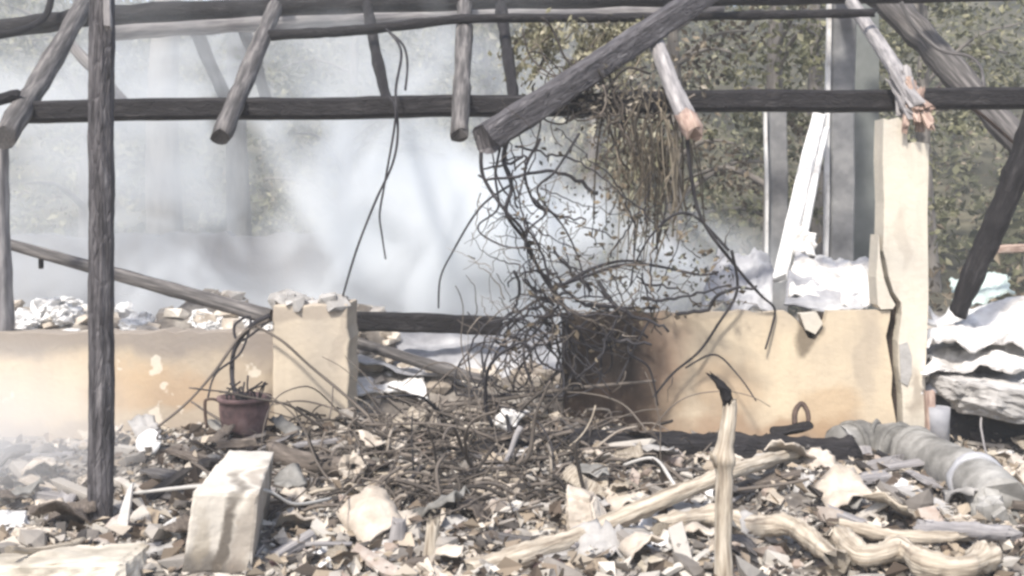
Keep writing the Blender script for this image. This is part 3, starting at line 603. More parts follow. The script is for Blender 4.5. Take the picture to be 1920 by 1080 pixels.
pole('gnarled_root', 'gnarled pale root bending down to the right of the upright stick', GL([(1240, 985), (1330, 968, .08), (1400, 985), (1475, 985, .1), (1520, 1015, .09), (1575, 1055)], .08), .036, .048, PALEW, rtg, 'root', rough=.5, knob=.2, sides=16, n=18, jag=.05)
pole('gnarled_root', 'thick wavy pale root along the bottom right edge', GL([(1575, 1010), (1620, 1045), (1690, 1030), (1740, 1060), (1810, 1062), (1860, 1040)], .09), .045, .045, PALEW, rtg, 'root', rough=.5, knob=.2, sides=16, n=18, jag=.05)
pole('gnarled_root', 'slender pale root lying above the thick wavy one', GL([(1570, 985), (1650, 1000), (1720, 1008), (1800, 1005)], .09), .03, .02, PALEW, rtg, 'root', rough=.5, knob=.2, sides=16, n=18, jag=.05)
pole('gnarled_root', 'pale log end at the right, above the wavy root', GL([(1730, 992), (1820, 996), (1890, 1000)], .08), .035, .03, ASHW, rtg, 'root', rough=.3, sides=16, n=18, jag=.05)
# ribbed pipe
pp = spline(GL([(1575, 838), (1640, 832), (1705, 845), (1770, 872), (1835, 908), (1885, 950)], .065), 8)
rt = root('fallen_pipe', 'thick dusty grey pipe with raised collars lying at the right', 'pipe', P(1720, 900, 5.0))
m = MB(); m.tube(pp, [.12-.01*math.sin(i*.9)*(i < 16) for i in range(len(pp))], 22, 0, .09, jag=.02); m.build('pipe_body', DUCT, rt)
for i in (3, 8, 13, 17, 31):
    m = MB(); m.tube([pp[i], pp[i].lerp(pp[i+1], .5), pp[i+1]], [.124, .14, .126], 22, 0, .1); m.build('collar', SHEETG if i == 31 else DUCT, rt)
m = MB()
for i in range(10):
    m.chunk(pp[-1]+Vector((random.uniform(-.09, .03), random.uniform(-.06, .03), random.uniform(-.08, .06))), (.09, .06, .1))
m.build('broken_mouth', DUCT, rt)
pole('charred_log_or_shade', 'long brown black log lying along the foot of the right wall', GL([(1060, 832), (1200, 836), (1350, 840), (1480, 846), (1600, 852)], .045), .075, .085, CHAR, 'charred logs on the ground', 'log', rough=.35, knob=.2)
pole('charred_log_or_shade', 'dark log in the brush slanting down left from the burnt wall end', GL([(1060, 826), (960, 842), (860, 862)], .02), .05, .06, CHAR, 'charred logs on the ground', 'log', rough=.4, knob=.3)
pole('charred_log_or_shade', 'flat dark log between the pier foot and the tilted block', GL([(510, 850), (600, 872), (700, 880)], .06), .05, .05, BARK, 'charred logs on the ground', 'log', rough=.25)
# small metal things
c = P(1760, 790, 5.7); rt = root('rusty_can', 'pale can with a rust red side standing against the column foot', 'can', c-Vector((0, 0, .12)))
m = MB(); m.tube([c+Vector((0, 0, -.12)), c+Vector((0, 0, 0)), c+Vector((0, 0, .08))], [.058, .058, .06], 16, 0, .04); m.build('can_body', SHEETG, rt)
m = MB(); m.beam(P(1744, 812, 5.7), P(1742, 735, 5.72), .05, .05, 5, rough=.12, up=Vector((0, 1, 0))); m.build('rust_side', REDW, rt)
pole('iron_hook', 'rust brown horseshoe shaped iron standing against the right wall', [P(1490, 795, 5.75), P(1491, 772, 5.8), P(1503, 757, 5.83), P(1514, 772, 5.8), P(1516, 793, 5.75)], .014, .014, IRON, None, 'hook', sides=8)
m = MB(); c = P(1484, 812, 5.62)
m.sheet(lambda u, v: c+Vector((.12*v*math.cos(u*6.283), .09*v*math.sin(u*6.283), .025*v*v+.05*v*math.cos(u*6.283)*.4+.008*math.sin(u*19))), 24, 5, .008); tag(m.build('iron_pan', CHAR), 'shallow sooty pan beside the foot of the horseshoe shaped iron', 'pan')

# ------------------------------------------------------------------ vines and twigs
def wander(p, dirn, n, step, turn, pull=None, pk=.0):
    path = [Vector(p)]; d_ = Vector(dirn).normalized(); w_ = Vector((0, 0, 0))
    for i in range(n):
        w_ = w_*.72+Vector((random.gauss(0, 1), random.gauss(0, .6), random.gauss(0, 1)))*turn
        d_ = (d_+w_).normalized()
        if pull is not None:
            v = pull(path[-1])
            d_ = (d_+v*pk).normalized()
        path.append(path[-1]+d_*step)
    return path
hw = 'burnt wires and runners hanging from the roof'
def strand(label, pts, r0, r1, mt=VINE, name='hanging_runner', grp=hw, cat='vine'):
    return pole(name, label, pts, r0, r1, mt, grp, cat, rough=.1, sides=6, n=7, jag=0)
D = 5.8
strand('long thin runner hanging from the purlin down to the pier top', [P(725, 55, 7.1), P(752, 95, 6.6), P(742, 170, 6.05), P(746, 250, 5.95), P(735, 310, 5.9), P(705, 375, 5.9), P(668, 470, 5.9), P(640, 565, 5.95)], .009, .006)
strand('short runner ending free beside the long thin one', [P(728, 180, 6.03), P(742, 215, 5.95), P(722, 340, 5.9), P(712, 400, 5.88), P(716, 440, 5.88), P(723, 486, 5.86)], .008, .005)
strand('runner bowed out near the top beside the thin black strut', [P(730, 60, 7.1), P(756, 85, 6.8), P(764, 120, 6.6), P(760, 168, 6.25)], .01, .008)
strand('runner bending left from the vine tangle and drooping in the smoke', [P(960, 345, D), P(915, 375, D), P(885, 410, D), P(850, 470, D), P(826, 520, D), P(822, 578, D)], .008, .005)
strand('stiff dark runner from the reddish rafter end down to the right wall', [P(1286, 235, 5.62), P(1296, 330, 5.68), P(1318, 415, 5.75), P(1380, 500, 5.85), P(1425, 552, 5.92), P(1452, 578, 5.97), P(1448, 610, 5.97), P(1435, 655, 5.96)], .011, .006)
strand('twig hooked over the right wall, bending back to its foot', [P(1372, 470, D), P(1382, 545, 5.9), P(1345, 610, 5.94), P(1310, 660, 5.93), P(1262, 700, 5.9), P(1225, 745, 5.85)], .009, .006)
strand('thin scorched runner against the middle of the right wall', [P(1285, 690, 5.9), P(1340, 665, 5.9), P(1385, 705, 5.85), P(1418, 752, 5.8)], .006, .004)
strand('brown wire sagging behind the square column to the right', [P(1760, 165, 6.4), P(1840, 215, 6.6), P(1925, 290, 6.9)], .012, .01, IRON)
strand('twisted runner from the pier corner down past the pot', [P(506, 592, 5.84), P(470, 612, 5.8), P(440, 655, 5.8), P(435, 700, 5.75), P(440, 735, 5.6), P(447, 745, 5.5)], .016, .012)
strand('slanting runner from the pier corner down left to the rubble', [P(505, 600, 5.83), P(455, 625, 5.78), P(400, 700, 5.7), P(340, 765, 5.6), P(235, 845, 5.4)], .011, .007, TWIG)
strand('looped runner at the pier corner', [P(500, 605, 5.82), P(450, 640, 5.78), P(440, 610, 5.8), P(470, 596, 5.82), P(452, 660, 5.76), P(405, 700, 5.7), P(390, 745, 5.6)], .008, .006)
strand('bowed runner crossing the pier face down into the gateway', [P(482, 612, 5.8), P(530, 640, 5.78), P(580, 685, 5.76), P(640, 735, 5.72), P(700, 790, 5.6), P(745, 850, 5.3), P(772, 905, 4.9), P(840, 975, 4.5), P(930, 1045, 4.1)], .008, .009, TWIG)
strand('level twig low across the gap to the burnt wall end', [P(810, 762, 5.75), P(920, 752, 5.75), P(1060, 730, 5.75), P(1230, 714, 5.8)], .014, .009, TWIG)
strand('pale cord draped over the tilted block', [P(250, 925, 4.5), P(370, 912, 4.05), P(430, 916, 4.02), P(500, 920, 4.1), P(552, 945, 4.2), P(620, 935, 4.4)], .008, .007, CABLE, 'draped_cord', None, 'cord')

# tangle: one dead climber, each stem a part
tr = root('burnt_climber', 'great tangle of blackened vine stems over the left end of the right wall', 'vine', P(1040, 740, 5.8))
CEN = P(1090, 460, 5.75)
def span(z):
    """x-range of the tangle at height z"""
    py = 400+(CAM_H-z)*1920/5.75
    lx = np.interp(py, [200, 300, 400, 500, 600, 700, 760], [930, 925, 930, 985, 940, 910, 920])
    rx = np.interp(py, [200, 300, 400, 500, 560, 600, 660, 760], [1120, 1150, 1290, 1360, 1400, 1240, 1150, 1080])
    return (lx-960)/1920*5.75, (rx-960)/1920*5.75, py
def pull(p):
    a, b, py = span(p.z); v = Vector((0, 0, 0))
    if p.x < a: v.x += 1
    if p.x > b: v.x -= 1
    if p.y < 5.5: v.y += 1
    if p.y > 5.93: v.y -= 1
    if py > 640: v.z += 1
    if py < 260: v.z -= 1
    return v
def stem(pts, r0, r1, path=None):
    path = path or spline(pts, 7); k = len(path)-1
    m = MB(); m.tube(path, [r0+(r1-r0)*i/k for i in range(k+1)], 6, 0, .12); m.build('stem', VINE, tr)
T = 5.75
for pts, r in [([(950, 262), (945, 300), (962, 350), (950, 400), (985, 455), (1010, 510), (1045, 560), (1080, 600)], .016),
               ([(900, 275), (905, 330), (940, 390), (975, 430), (992, 470), (1030, 535), (1062, 580)], .014),
               ([(940, 275), (930, 330), (935, 390), (900, 420), (905, 440), (950, 462), (990, 465)], .009),
               ([(1010, 260), (985, 320), (1000, 380), (1020, 400), (990, 430), (985, 470)], .011),
               ([(1080, 590), (1020, 560), (965, 590), (930, 630), (905, 690), (908, 740)], .012),
               ([(1060, 600), (1010, 640), (970, 700), (960, 730)], .011), ([(1050, 575), (990, 620), (985, 680), (1000, 730)], .013),
               ([(930, 640), (960, 655), (985, 640), (1020, 600), (1060, 560)], .011), ([(1100, 600), (1050, 640), (1000, 650), (960, 680)], .01),
               ([(1040, 540), (1090, 520), (1150, 500), (1200, 495), (1240, 500), (1310, 515), (1345, 510)], .014),
               ([(1060, 530), (1110, 505), (1160, 490), (1205, 490)], .016), ([(1370, 470), (1310, 410), (1270, 402), (1220, 440), (1200, 480), (1195, 500)], .012),
               ([(1090, 250), (1040, 320), (1010, 360), (1060, 430), (1090, 500), (1095, 560)], .01),
               ([(1150, 620), (1130, 660), (1120, 720), (1060, 745)], .011), ([(1190, 620), (1175, 660), (1215, 690), (1235, 760)], .01),
               ([(1215, 600), (1190, 650), (1160, 720)], .009), ([(1110, 590), (1140, 640), (1145, 690), (1110, 710)], .009)]:
    pp_ = [P(q_[0]+random.uniform(-4, 4), q_[1], T+.08*math.sin(i*1.3+pts[0][0])) for i, q_ in enumerate(pts)]
    stem(pp_, r*.8, r*.5)
seeds = [(random.uniform(940, 1000), random.uniform(260, 420)) for i in range(16)]+[(random.gauss(1060, 45), random.gauss(570, 35)) for i in range(30)]+[(random.gauss(1180, 75), random.gauss(500, 55)) for i in range(34)]+[(random.gauss(1090, 80), random.gauss(420, 60)) for i in range(16)]+[(random.gauss(970, 35), random.gauss(650, 40)) for i in range(8)]
for (sx, sy) in seeds:
    p0 = P(sx, sy, random.uniform(5.6, 5.9)); an = random.choice([random.gauss(.5, .5), random.gauss(-2.2, .6), random.uniform(0, 6.28)])
    path = wander(p0, (math.cos(an), random.gauss(0, .3), -math.sin(an)), random.randint(10, 32), .036, random.choice([.04, .07, .12]))
    keep = [path[0]]
    for q in path[1:]:
        a, b, py = span(q.z)
        if q.x < a-.1 or q.x > b+.12 or q.y < 5.4 or q.y > 5.95 or py > 735 or py < 235: break
        keep.append(q+Vector((random.gauss(0, .006), random.gauss(0, .004), random.gauss(0, .006))))
    if len(keep) < 5: continue
    if len(tr.children) >= 84: break
    r = random.choice([.004, .0045, .005, .006, .008, .01, .013])
    stem(None, r, r*.55, keep)
for i in range(13):
    cx, cy, rr = random.gauss(985, 45), random.gauss(655, 45), random.uniform(35, 85); a0 = random.uniform(0, 6.28); sw = random.uniform(2.2, 5) * random.choice([-1, 1]); dp = random.uniform(5.6, 5.85)
    stem(None, random.choice([.006, .008, .01]), .004, [P(cx+rr*(1+.12*math.sin(3*t+i))*math.cos(a0+sw*t), min(742, cy+rr*1.15*math.sin(a0+sw*t)), dp+.1*t)+Vector((random.gauss(0, .004), 0, random.gauss(0, .004))) for t in [j/26 for j in range(27)]])
m = MB()
for i in range(230):
    sx, sy = random.choice([(random.gauss(1060, 50), random.gauss(560, 50)), (random.gauss(1190, 80), random.gauss(500, 60)), (random.gauss(985, 40), random.gauss(400, 80)), (random.gauss(960, 35), random.gauss(670, 45)), (random.gauss(1130, 60), random.gauss(600, 60)), (random.gauss(900, 90), random.gauss(750, 30))])
    path = wander(P(sx, sy, random.uniform(5.5, 5.9)), (random.gauss(0, 1), random.gauss(0, .3), random.gauss(-.2, 1)), random.randint(4, 14), .028, .1)
    path = [q+Vector((random.gauss(0, .005), 0, random.gauss(0, .005))) for q in path]
    k = len(path)-1; r = random.choice([.0025, .003, .004]); m.tube(path, [r*(1-.6*j/k) for j in range(k+1)], 4)
tw = m.build('fine_twigs', TWIG, tr); tw['kind'] = 'stuff'
m = MB(); C = []
for i in range(320):
    py = random.triangular(230, 740, 560); a, b, _ = span(CAM_H-(py-400)/1920*5.75)
    C.append((a+(b-a)*random.uniform(.05, 1), random.uniform(5.5, 5.92), CAM_H-(py-400)/1920*5.75))
m.leaves(C, .045, droop=.5); m.build('dry_leaves', DRYL, tr)
m = MB(); C = []
for i in range(230):
    py = random.triangular(230, 600, 500); a, b, _ = span(CAM_H-(py-400)/1920*5.75)
    C.append((a+(b-a)*(random.random()**.5*.9+.12), random.uniform(5.55, 5.92), CAM_H-(py-400)/1920*5.75))
m.leaves(C, .034); m.build('withered_leaves', mat('withered black leaves', [(.2, (.035, .036, .034)), (.6, (.12, .12, .1)), (.9, (.27, .27, .21))], 3, .8, 0, island=.7), tr)

# dead creeper hanging from the long beam
tr2 = root('dead_creeper', 'brown dead creeper hanging in strands from the long beam, behind the black vine tangle', 'vine', P(1220, 430, 6.1))
m = MB()
for i in range(110):
    px = random.gauss(1220, 46); py0 = random.uniform(160, 300); L_ = random.uniform(50, 230); d_ = random.uniform(5.95, 6.25)
    p0 = P(px, py0, d_); p2 = P(px+random.gauss(0, 22), py0+L_, d_+random.uniform(-.08, .08)); p1 = p0.lerp(p2, .5)+Vector((random.gauss(0, .04), random.gauss(0, .03), 0))
    m.tube(spline([p0, p1, p2], 4), random.choice([.003, .004, .006]), 4)
m.build('strands', STRAW, tr2)
m = MB(); m.leaves([P(random.gauss(1210, 60), random.triangular(160, 450, 330), random.uniform(5.95, 6.3)) for i in range(380)], .036, droop=.6); m.build('dead_leaves', DRYL, tr2)
tr3 = root('dead_creeper', 'knot of grey withered creeper lying over the long beam beside the diagonal timber', 'vine', P(1130, 190, 6.1))
m = MB()
for i in range(46):
    p0 = P(random.gauss(1140, 50), random.uniform(120, 215), random.uniform(6.05, 6.25)); m.tube(wander(p0, (random.gauss(0, 1), 0, random.gauss(-.4, .8)), 16, .028, .2), random.choice([.004, .006, .008]), 5)
m.build('strands', TWIG, tr3)
m = MB(); m.leaves([P(random.gauss(1140, 70), random.gauss(185, 28), random.uniform(6.0, 6.3)) for i in range(330)], .04); m.build('dead_leaves', mat('grey dead leaves', [(.2, (.06, .054, .047)), (.55, (.2, .175, .14)), (.9, (.45, .4, .33))], 3, .8, 0, island=.7), tr3)

tr4 = root('dead_creeper', 'pale greenish creeper drooping from the thin purlin above the diagonal timber', 'vine', P(1090, 150, 7.2))
m = MB(); C = []
for i in range(34):
    px = random.uniform(1000, 1240); py = random.uniform(34, 70); p0 = P(px, py, 7.2+random.uniform(-.1, .2))
    p2 = p0+Vector((random.gauss(-.12, .12), random.uniform(-.1, .2), -random.uniform(.1, .42))); p1 = p0.lerp(p2, .45)+Vector((.05, 0, .03))
    sp_ = spline([p0, p1, p2], 6); m.tube(sp_, .006, 4)
    for q in sp_[3:]:
        for k in range(5): C.append(q+Vector((random.gauss(0, .03), random.gauss(0, .03), random.gauss(0, .03))))
m.build('strands', STRAW, tr4)
m = MB(); m.leaves(C, .05, droop=1.0); m.build('fronds', PALEL, tr4)
beam('plank', 'pinkish brown plank end lying on the bank at the right edge', P(1862, 470, 7.4), P(1990, 462, 7.4), .06, .06, REDW, None, 'plank', seg=8, rough=.1)
# brush of twigs in the gateway and foreground
tg = 'burnt twigs of the brush pile in the gateway'
for i in range(90):
    px = random.gauss(870, 170); px = min(1240, max(560, px)); y = random.uniform(4.6, 5.95)
    x = (px-960)/1920*y; z = gz(x, y)+random.uniform(.0, .12)
    n_ = random.randint(10, 26)
    path = wander((x, y, z), (random.gauss(0, 1), random.gauss(0, .9), random.gauss(.1, .55)), n_, .034, .045, lambda p: Vector((0, 0, (gz(p.x, p.y)+.05-p.z)*2)), .12)
    path = [Vector((q.x, q.y, max(q.z, gz(q.x, q.y)))) for q in path]
    r = random.choice([.004, .005, .006, .008, .012]); k = len(path)-1
    m = MB(); m.tube(path, [r*(1-.5*j/k) for j in range(k+1)], 5, 0, .15)
    tag(m.build('burnt_twig', TWIG if random.random() < .8 else VINE), 'scorched twig of the brush pile lying in the gateway between pier and burnt wall end', 'twig', tg)
for i in range(60):
    y = random.uniform(3.85, 5.7); x = random.uniform(-.52, .52)*y; z = gz(x, y)+random.uniform(.01, .05)
    path = wander((x, y, z), (random.gauss(0, 1), random.gauss(0, .6), 0), random.randint(5, 14), .03, .07)
    path = [Vector((q.x, q.y, max(q.z, gz(q.x, q.y)+.008))) for q in path]
    r = random.choice([.004, .006, .009, .014])
    m = MB(); m.tube(path, r, 6, 0, .2); tag(m.build('fallen_stick', random.choice([PALEW, GREYW, CHAR, ASHW])), 'loose short stick scattered on the rubble in front of the walls', 'stick', 'loose sticks on the rubble')
strand('bent pale wire arching over the rubble left of the upright stick', [P(1170, 872, 4.9), P(1225, 860, 4.75), P(1262, 905, 4.5), P(1278, 935, 4.35)], .009, .008, CABLE, 'bent_wire', None, 'wire')

m = MB()
for i in range(700):
    px = min(1300, max(430, random.gauss(850, 190))); y = random.uniform(4.4, 5.95); x = (px-960)/1920*y; z = gz(x, y)+random.uniform(.0, .09)
    q = Vector((x, y, z)); a = random.uniform(0, 6.28); L_ = random.uniform(.05, .3)
    e_ = q+Vector((math.cos(a)*L_, math.sin(a)*L_*.7, random.gauss(0, .09)))
    e_.z = max(e_.z, gz(e_.x, e_.y)+.01)
    if e_.y > 5.95 and not -.95 < e_.x < .3: continue
    m.tube(spline([q, q.lerp(e_, .5)+Vector((random.gauss(0, .02), 0, random.uniform(0, .04))), e_], 3), random.choice([.003, .004, .006, .009]), 4, 0, .1)
ro = m.build('twig_litter', TWIG, origin=Vector((0, 5, 0))); ro['kind'] = 'stuff'; ro['label'] = 'fine dead twigs matted over the ground of the gateway'; ro['category'] = 'litter'
# ------------------------------------------------------------------ rubble
for i in range(44):
    y = random.uniform(3.85, 5.6); x = random.uniform(-.53, .53)*y
    if abs(x+1.1) < .3 and y < 4.6: continue
    L_ = random.uniform(.12, .34); w_ = random.uniform(.04, .13); a = random.gauss(0, .7)
    p0 = Vector((x, y, gz(x, y)+random.uniform(.02, .07))); p1 = p0+Vector((math.cos(a)*L_, math.sin(a)*L_, random.gauss(0, .05))); p1.z = max(p1.z, gz(p1.x, p1.y)+.02)
    m = MB(); m.beam(p0, p1, w_, random.uniform(.012, .04), 9, rough=.22, jag=.03, ch=.1)
    tag(m.build('broken_board', random.choice([PALEW, ASHW, ASHW, GREYW, PLAST, BARK, CONC])), 'split piece of board or slat half sunk in the rubble before the walls', 'board', 'broken boards in the rubble')
def bare(x, y): return y > 5.85 and (x < -.95 or x > .3)
for i in range(170):
    y = random.uniform(3.75, 5.75); x = random.uniform(-.54, .54)*y; s_ = min(.08, .04/(random.random()+.03)**.5)*(.7+.1*y)
    flat = random.uniform(.3, .75)
    mt = random.choices([PLAST, CONC, WHITE, STONE, POT, BARK], [5, 4, 1, 3, .6, 2])[0]
    boulder('rubble_lump', 'broken lump of plaster or stone lying loose in the rubble before the walls', (x, y, gz(x, y)+s_*flat*.2), (s_*random.uniform(.8, 1.7), s_, s_*flat), mt, (random.gauss(0, .3), random.gauss(0, .3), random.uniform(0, 6)), 'rubble', 'loose lumps in the rubble', 6, random.uniform(.2, .45), box=random.uniform(.3, .8))
for i in range(70):
    y = random.uniform(3.8, 5.7); x = random.uniform(-.54, .54)*y
    a = random.uniform(0, 6.28); s_ = random.uniform(.05, .12); z = gz(x, y)+random.uniform(.02, .06); u = Vector((math.cos(a), math.sin(a), random.uniform(-.5, .5)))*s_; v = Vector((-math.sin(a), math.cos(a), random.uniform(-.6, .6)))*s_*random.uniform(.5, 1)
    c = Vector((x, y, z+abs(u.z)*.5+abs(v.z)*.5))
    sheet_obj('flake', 'thin curled flake of paint or bark lying on the rubble', [c-u-v, c+u-v, c+u+v, c-u+v], .006, random.choice([PLAST, PLAST, CONC, PALEW, GREYW, DUCT, BARK]), s_*.35, 0, 'curled flakes on the rubble', 'flake', 7, i*1.7, s_*.25)
m = MB()
for i in range(9500):
    y = 3.55+2.4*random.random()**.8; x = random.uniform(-.57, .57)*y
    if bare(x, y): continue
    if abs(x+.2) < 1.0 and y > 4.7 and random.random() < .35: continue
    s_ = min(.09, .0095/(random.random()+.012)**.58)*random.uniform(.7, 1.2)
    c = (x, y, gz(x, y)+random.uniform(-.2, .5)*s_+.006)
    if random.random() < .3: m.chunk(c, (s_*random.uniform(2.5, 6), s_*.6, s_*.4), rot=(random.gauss(0, .15), random.gauss(0, .25), random.uniform(0, 3.14)), jit=.3)
    else: m.chunk(c, (s_*random.uniform(.8, 1.9), s_, s_*random.uniform(.25, .8)), jit=.4)
ro = m.build('rubble', RUB, origin=Vector((0, 4.5, 0))); ro['kind'] = 'stuff'; ro['label'] = 'fine rubble, chips and ash covering the ground before the walls'; ro['category'] = 'rubble'
m = MB(); C = []
for i in range(5200):
    y = random.uniform(3.6, 5.95); x = random.uniform(-.56, .56)*y
    C.append((x, y, gz(x, y)+random.uniform(.01, .06)))
m.leaves(C[:4000], .035, flat=.6); m.leaves(C[4000:], .085, flat=.5, elong=1.7)
ro = m.build('litter', mat('leaf and ash litter', [(.1, (.04, .033, .028)), (.32, (.13, .1, .078)), (.55, (.3, .245, .185)), (.75, (.44, .38, .31)), (.94, (.6, .56, .5))], 3, .9, 0, island=.85), origin=Vector((0, 4.5, 0))); ro['kind'] = 'stuff'; ro['label'] = 'dry leaves and ash flakes littering the rubble'; ro['category'] = 'litter'
m = MB()
for i in range(1500):
    y = random.uniform(6.3, 10); x = random.uniform(-.55, .55)*y; s_ = random.uniform(.03, .12)
    m.chunk((x, y, gz(x, y)+.2*s_), (s_*1.4, s_, s_*.6), jit=.4)
ro = m.build('ash_rubble', PLAST, origin=Vector((0, 8, 0))); ro['kind'] = 'stuff'; ro['label'] = 'pale rubble covering the floor of the burnt house'; ro['category'] = 'rubble'

# ------------------------------------------------------------------ trees and slope behind
def tree(name, label, x, y, h, r, cw, leafm, n, lsize, barkm=TRUNK, lean=0.0, crown_lo=.35, grp='trees behind the burnt house', droop=.3):
    z0 = gz(x, y)-.1; rt = root(name, label, 'tree', (x, y, z0), grp)
    top = Vector((x+lean, y, z0+h))
    tp = spline([Vector((x, y, z0)), Vector((x+lean*.3+random.uniform(-.1, .1), y, z0+h*.4)), Vector((x+lean*.7, y, z0+h*.75)), top], 8)
    m = MB(); k = len(tp)-1; m.tube(tp, [r*(1-.75*i/k) for i in range(k+1)], 10, 0, .1)
    ends = []
    for i in range(16):
        t = random.uniform(crown_lo*.8, .97); q = tp[int(t*k)]; a = random.uniform(0, 6.28); L_ = cw*random.uniform(.5, 1.1)*(1.2-t*.6)
        e_ = q+Vector((math.cos(a)*L_, math.sin(a)*L_, random.uniform(.0, .7)*L_)); pm = q.lerp(e_, .5)+Vector((0, 0, .15*L_))
        lp = spline([q, pm, e_], 5); m2 = MB(); m2.tube(lp, [r*.35*(1-t*.6)*(1-.8*j/10)+.006 for j in range(11)], 6, 0, .1); m2.build('limb', barkm, rt); ends += [lp[-1], lp[-3], lp[-6]]
    m.build('trunk', barkm, rt)
    m3 = MB(); C = []
    sub = []
    n = int(n*1.7)
    for i in range(n//22):
        e_ = random.choice(ends); sc = cw*.22; sub.append((random.gauss(e_.x, sc), random.gauss(e_.y, sc), random.gauss(e_.z-.1*cw, sc), random.uniform(.05, .17)))
    for i in range(n):
        e_ = random.choice(sub); C.append((random.gauss(e_[0], e_[3]), random.gauss(e_[1], e_[3]), random.gauss(e_[2], e_[3]*.8)))
    m3.leaves(C, lsize, droop=droop); m3.build('crown', leafm, rt)
    return rt
tree('broadleaf_tree', 'pale thick trunk rising through the smoke left of the pier, behind the upright post', -3.55, 10.6, 5.6, .22, 1.6, OLIVE, 1500, .09, TRUNKP, .05, .7)
tree('broadleaf_tree', 'slimmer pale trunk in the smoke behind the cut footed rafter', -3.05, 11.6, 5.2, .16, 1.5, OLIVE, 1200, .09, TRUNKP, -.1, .65)
tree('broadleaf_tree', 'grey green bushy tree fading into smoke above the pier', -2.3, 14.5, 4.6, .12, 1.5, OLIVE, 1900, .1, TRUNK, .1, .3)
tree('broadleaf_tree', 'hazy tree in the far top left corner', -6.0, 14.5, 5.4, .15, 2.0, OLIVE, 2000, .11, TRUNK, .1, .25)
tree('broadleaf_tree', 'tree with pale drooping fronds behind the diagonal timber', .75, 11.0, 4.6, .1, 1.25, PALEL, 1500, .1, TRUNK, .15, .45, droop=1.2)
tree('broadleaf_tree', 'olive green tree behind the thin strut in the top centre', -.35, 13.5, 5.2, .12, 1.5, OLIVE, 2000, .1, TRUNK, 0, .3)
tree('broadleaf_tree', 'dark stemmed tree just left of the grey concrete post', 2.75, 10.8, 4.8, .13, 1.2, OLIVE, 1500, .085, TRUNK, .05, .3)
tree('broadleaf_tree', 'brownish dry tree behind the dead creeper', 1.75, 11.6, 4.6, .12, 1.4, DRYL, 1700, .09, TRUNK, .1, .25)
tree('broadleaf_tree', 'tall olive tree behind the two concrete posts', 3.9, 13.2, 5.6, .15, 1.7, OLIVE, 2000, .1, TRUNK, 0, .2)
tree('broadleaf_tree', 'dull grey green tree at the right behind the column', 6.0, 14.6, 5.2, .14, 1.9, OLIVE, 2100, .11, TRUNK, -.2, .2)
m = MB(); C = []
for i in range(1250):
    y = 11.5+30*random.random()**1.15; x = random.uniform(-.66, .66)*y
    if y < 14.5 and x > 2: continue
    r = random.uniform(.25, .75); zc = gz(x, y)+r*.6
    for k in range(26):
        C.append((random.gauss(x, r*.55), random.gauss(y, r*.55), max(gz(x, y), random.gauss(zc, r*.5))))
m.leaves(C, .19, elong=1.9); ro = m.build('undergrowth', [OLIVE], origin=Vector((0, 20, 0))); ro['kind'] = 'stuff'; ro['label'] = 'olive scrub covering the slope behind the burnt house'; ro['category'] = 'undergrowth'
m = MB(); m.leaves([(random.uniform(-.62, .62)*y, y, gz(0, y)+abs(random.gauss(.1, .3))) for y in [11+16*random.random() for i in range(6000)]], .15, elong=3)
ro = m.build('dry_undergrowth', DRYL, origin=Vector((0, 18, 0))); ro['kind'] = 'stuff'; ro['label'] = 'dry brown undergrowth among the trees'; ro['category'] = 'undergrowth'

# ------------------------------------------------------------------ smoke
def box(name, lo, hi, mt):
    m = MB(); m.slab_outline([(lo[0], lo[2]), (hi[0], lo[2]), (hi[0], hi[2]), (lo[0], hi[2])], lo[1], hi[1]); return m.build(name, mt, origin=Vector(((lo[0]+hi[0])/2, (lo[1]+hi[1])/2, lo[2])))
SM = bpy.data.materials.new('smoke'); SM.use_nodes = True; nt = SM.node_tree; N = nt.nodes; L = nt.links
N.remove(N['Principled BSDF'])
pv = N.new('ShaderNodeVolumePrincipled'); pv.inputs['Color'].default_value = (.945, .974, 1, 1); pv.inputs['Anisotropy'].default_value = -.2
L.new(pv.outputs[0], N['Material Output'].inputs['Volume'])
geo = N.new('ShaderNodeNewGeometry'); pos = geo.outputs['Position']
ns = N.new('ShaderNodeTexNoise'); ns.inputs['Scale'].default_value = .95; ns.inputs['Detail'].default_value = 5; ns.inputs['Distortion'].default_value = 1.4; mpn = N.new('ShaderNodeMapping'); mpn.inputs['Scale'].default_value = (1, .4, 1.15); L.new(pos, mpn.inputs[0]); L.new(mpn.outputs[0], ns.inputs['Vector'])
nr = N.new('ShaderNodeMapRange'); nr.inputs[1].default_value = .43; nr.inputs[2].default_value = .66; L.new(ns.outputs[0], nr.inputs[0])
def ell(c, r, k):
    mp = N.new('ShaderNodeMapping'); mp.inputs['Location'].default_value = tuple(-c[i]/r[i] for i in range(3)); mp.inputs['Scale'].default_value = tuple(1/q for q in r); L.new(pos, mp.inputs[0])
    ln = N.new('ShaderNodeVectorMath'); ln.operation = 'LENGTH'; L.new(mp.outputs[0], ln.inputs[0])
    mr = N.new('ShaderNodeMapRange'); mr.interpolation_type = 'SMOOTHSTEP'; mr.inputs[1].default_value = .2; mr.inputs[2].default_value = 1; mr.inputs[3].default_value = k; mr.inputs[4].default_value = 0; L.new(ln.outputs['Value'], mr.inputs[0])
    return mr.outputs[0]
def math_(op, a, b):
    q = N.new('ShaderNodeMath'); q.operation = op
    for i, v in enumerate((a, b)):
        if isinstance(v, (int, float)): q.inputs[i].default_value = v
        else: L.new(v, q.inputs[i])
    return q.outputs[0]
base = None
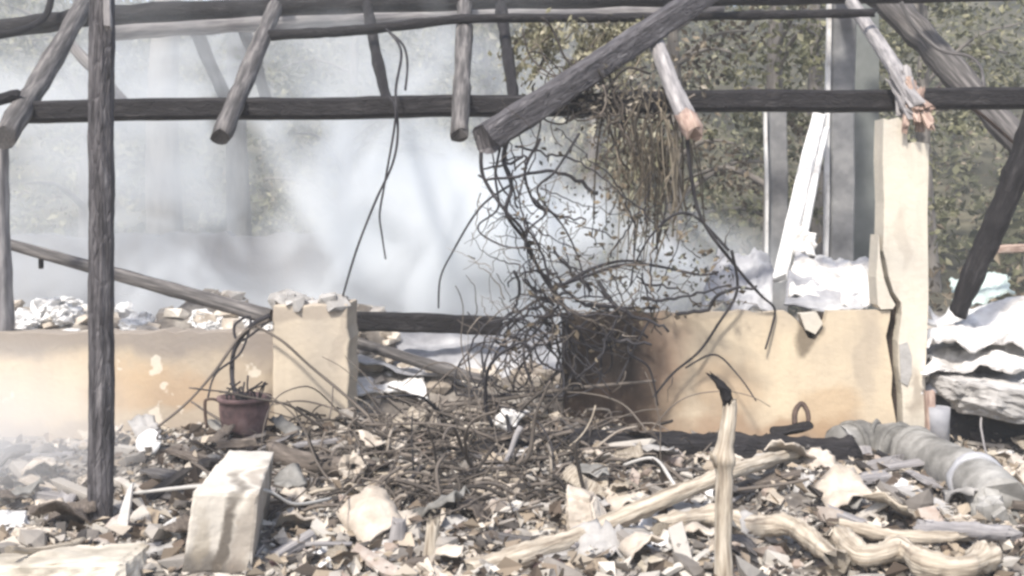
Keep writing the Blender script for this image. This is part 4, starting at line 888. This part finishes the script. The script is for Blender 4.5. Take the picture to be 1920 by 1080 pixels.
for (c, r, k) in [((-.55, 8.5, 1.05), (1.75, 1.9, 1.15), 4.2), ((-3.4, 9.4, 1.7), (4.2, 2.7, 3.0), .6), ((.65, 7.9, .8), (1.7, 1.4, .85), 2.6), ((-2.0, 8.4, .6), (2.4, 1.8, .7), 1.2), ((-.9, 8.8, 2.4), (2.6, 2.0, 1.3), .7)]:
    e_ = ell(c, r, k); base = e_ if base is None else math_('ADD', base, e_)
fac = math_('ADD', math_('MULTIPLY', nr.outputs[0], 1.0), .1)
L.new(math_('MULTIPLY', base, fac), pv.inputs['Density'])
SM.cycles.volume_step_rate = .22
so_ = box('smoke', (-7.0, 6.45, -.4), (2.6, 12.0, 4.25), SM); so_['kind'] = 'stuff'; so_['label'] = 'thick white smoke drifting through the burnt house'; so_['category'] = 'smoke'
WS = bpy.data.materials.new('smoke wisp'); WS.use_nodes = True; nt = WS.node_tree; N = nt.nodes; L = nt.links; N.remove(N['Principled BSDF'])
pv = N.new('ShaderNodeVolumePrincipled'); pv.inputs['Color'].default_value = (.975, .98, .99, 1); L.new(pv.outputs[0], N['Material Output'].inputs['Volume'])
geo = N.new('ShaderNodeNewGeometry'); pos = geo.outputs['Position']
ns = N.new('ShaderNodeTexNoise'); ns.inputs['Scale'].default_value = 2; ns.inputs['Detail'].default_value = 2; L.new(pos, ns.inputs['Vector'])
L.new(math_('MULTIPLY', ell((-2.45, 4.9, .2), (.85, .6, .65), 2.6), ns.outputs[0]), pv.inputs['Density'])
wo = box('smoke_wisp', (-3.35, 4.25, -.3), (-1.55, 5.55, .9), WS); wo['kind'] = 'stuff'; wo['label'] = 'faint wisp of smoke rising by the low left wall'; wo['category'] = 'smoke'
# ------------------------------------------------------------------ haze
HZ = bpy.data.materials.new('haze'); HZ.use_nodes = True; nt = HZ.node_tree; nt.nodes.remove(nt.nodes['Principled BSDF'])
pv = nt.nodes.new('ShaderNodeVolumePrincipled'); pv.inputs['Color'].default_value = (.93, .95, .97, 1); pv.inputs['Density'].default_value = .005
nt.links.new(pv.outputs[0], nt.nodes['Material Output'].inputs['Volume'])
hz = box('haze', (-135, -8, -3), (135, 140, 27), HZ); hz['kind'] = 'stuff'; hz['label'] = 'thin smoky haze over the whole place'; hz['category'] = 'haze'
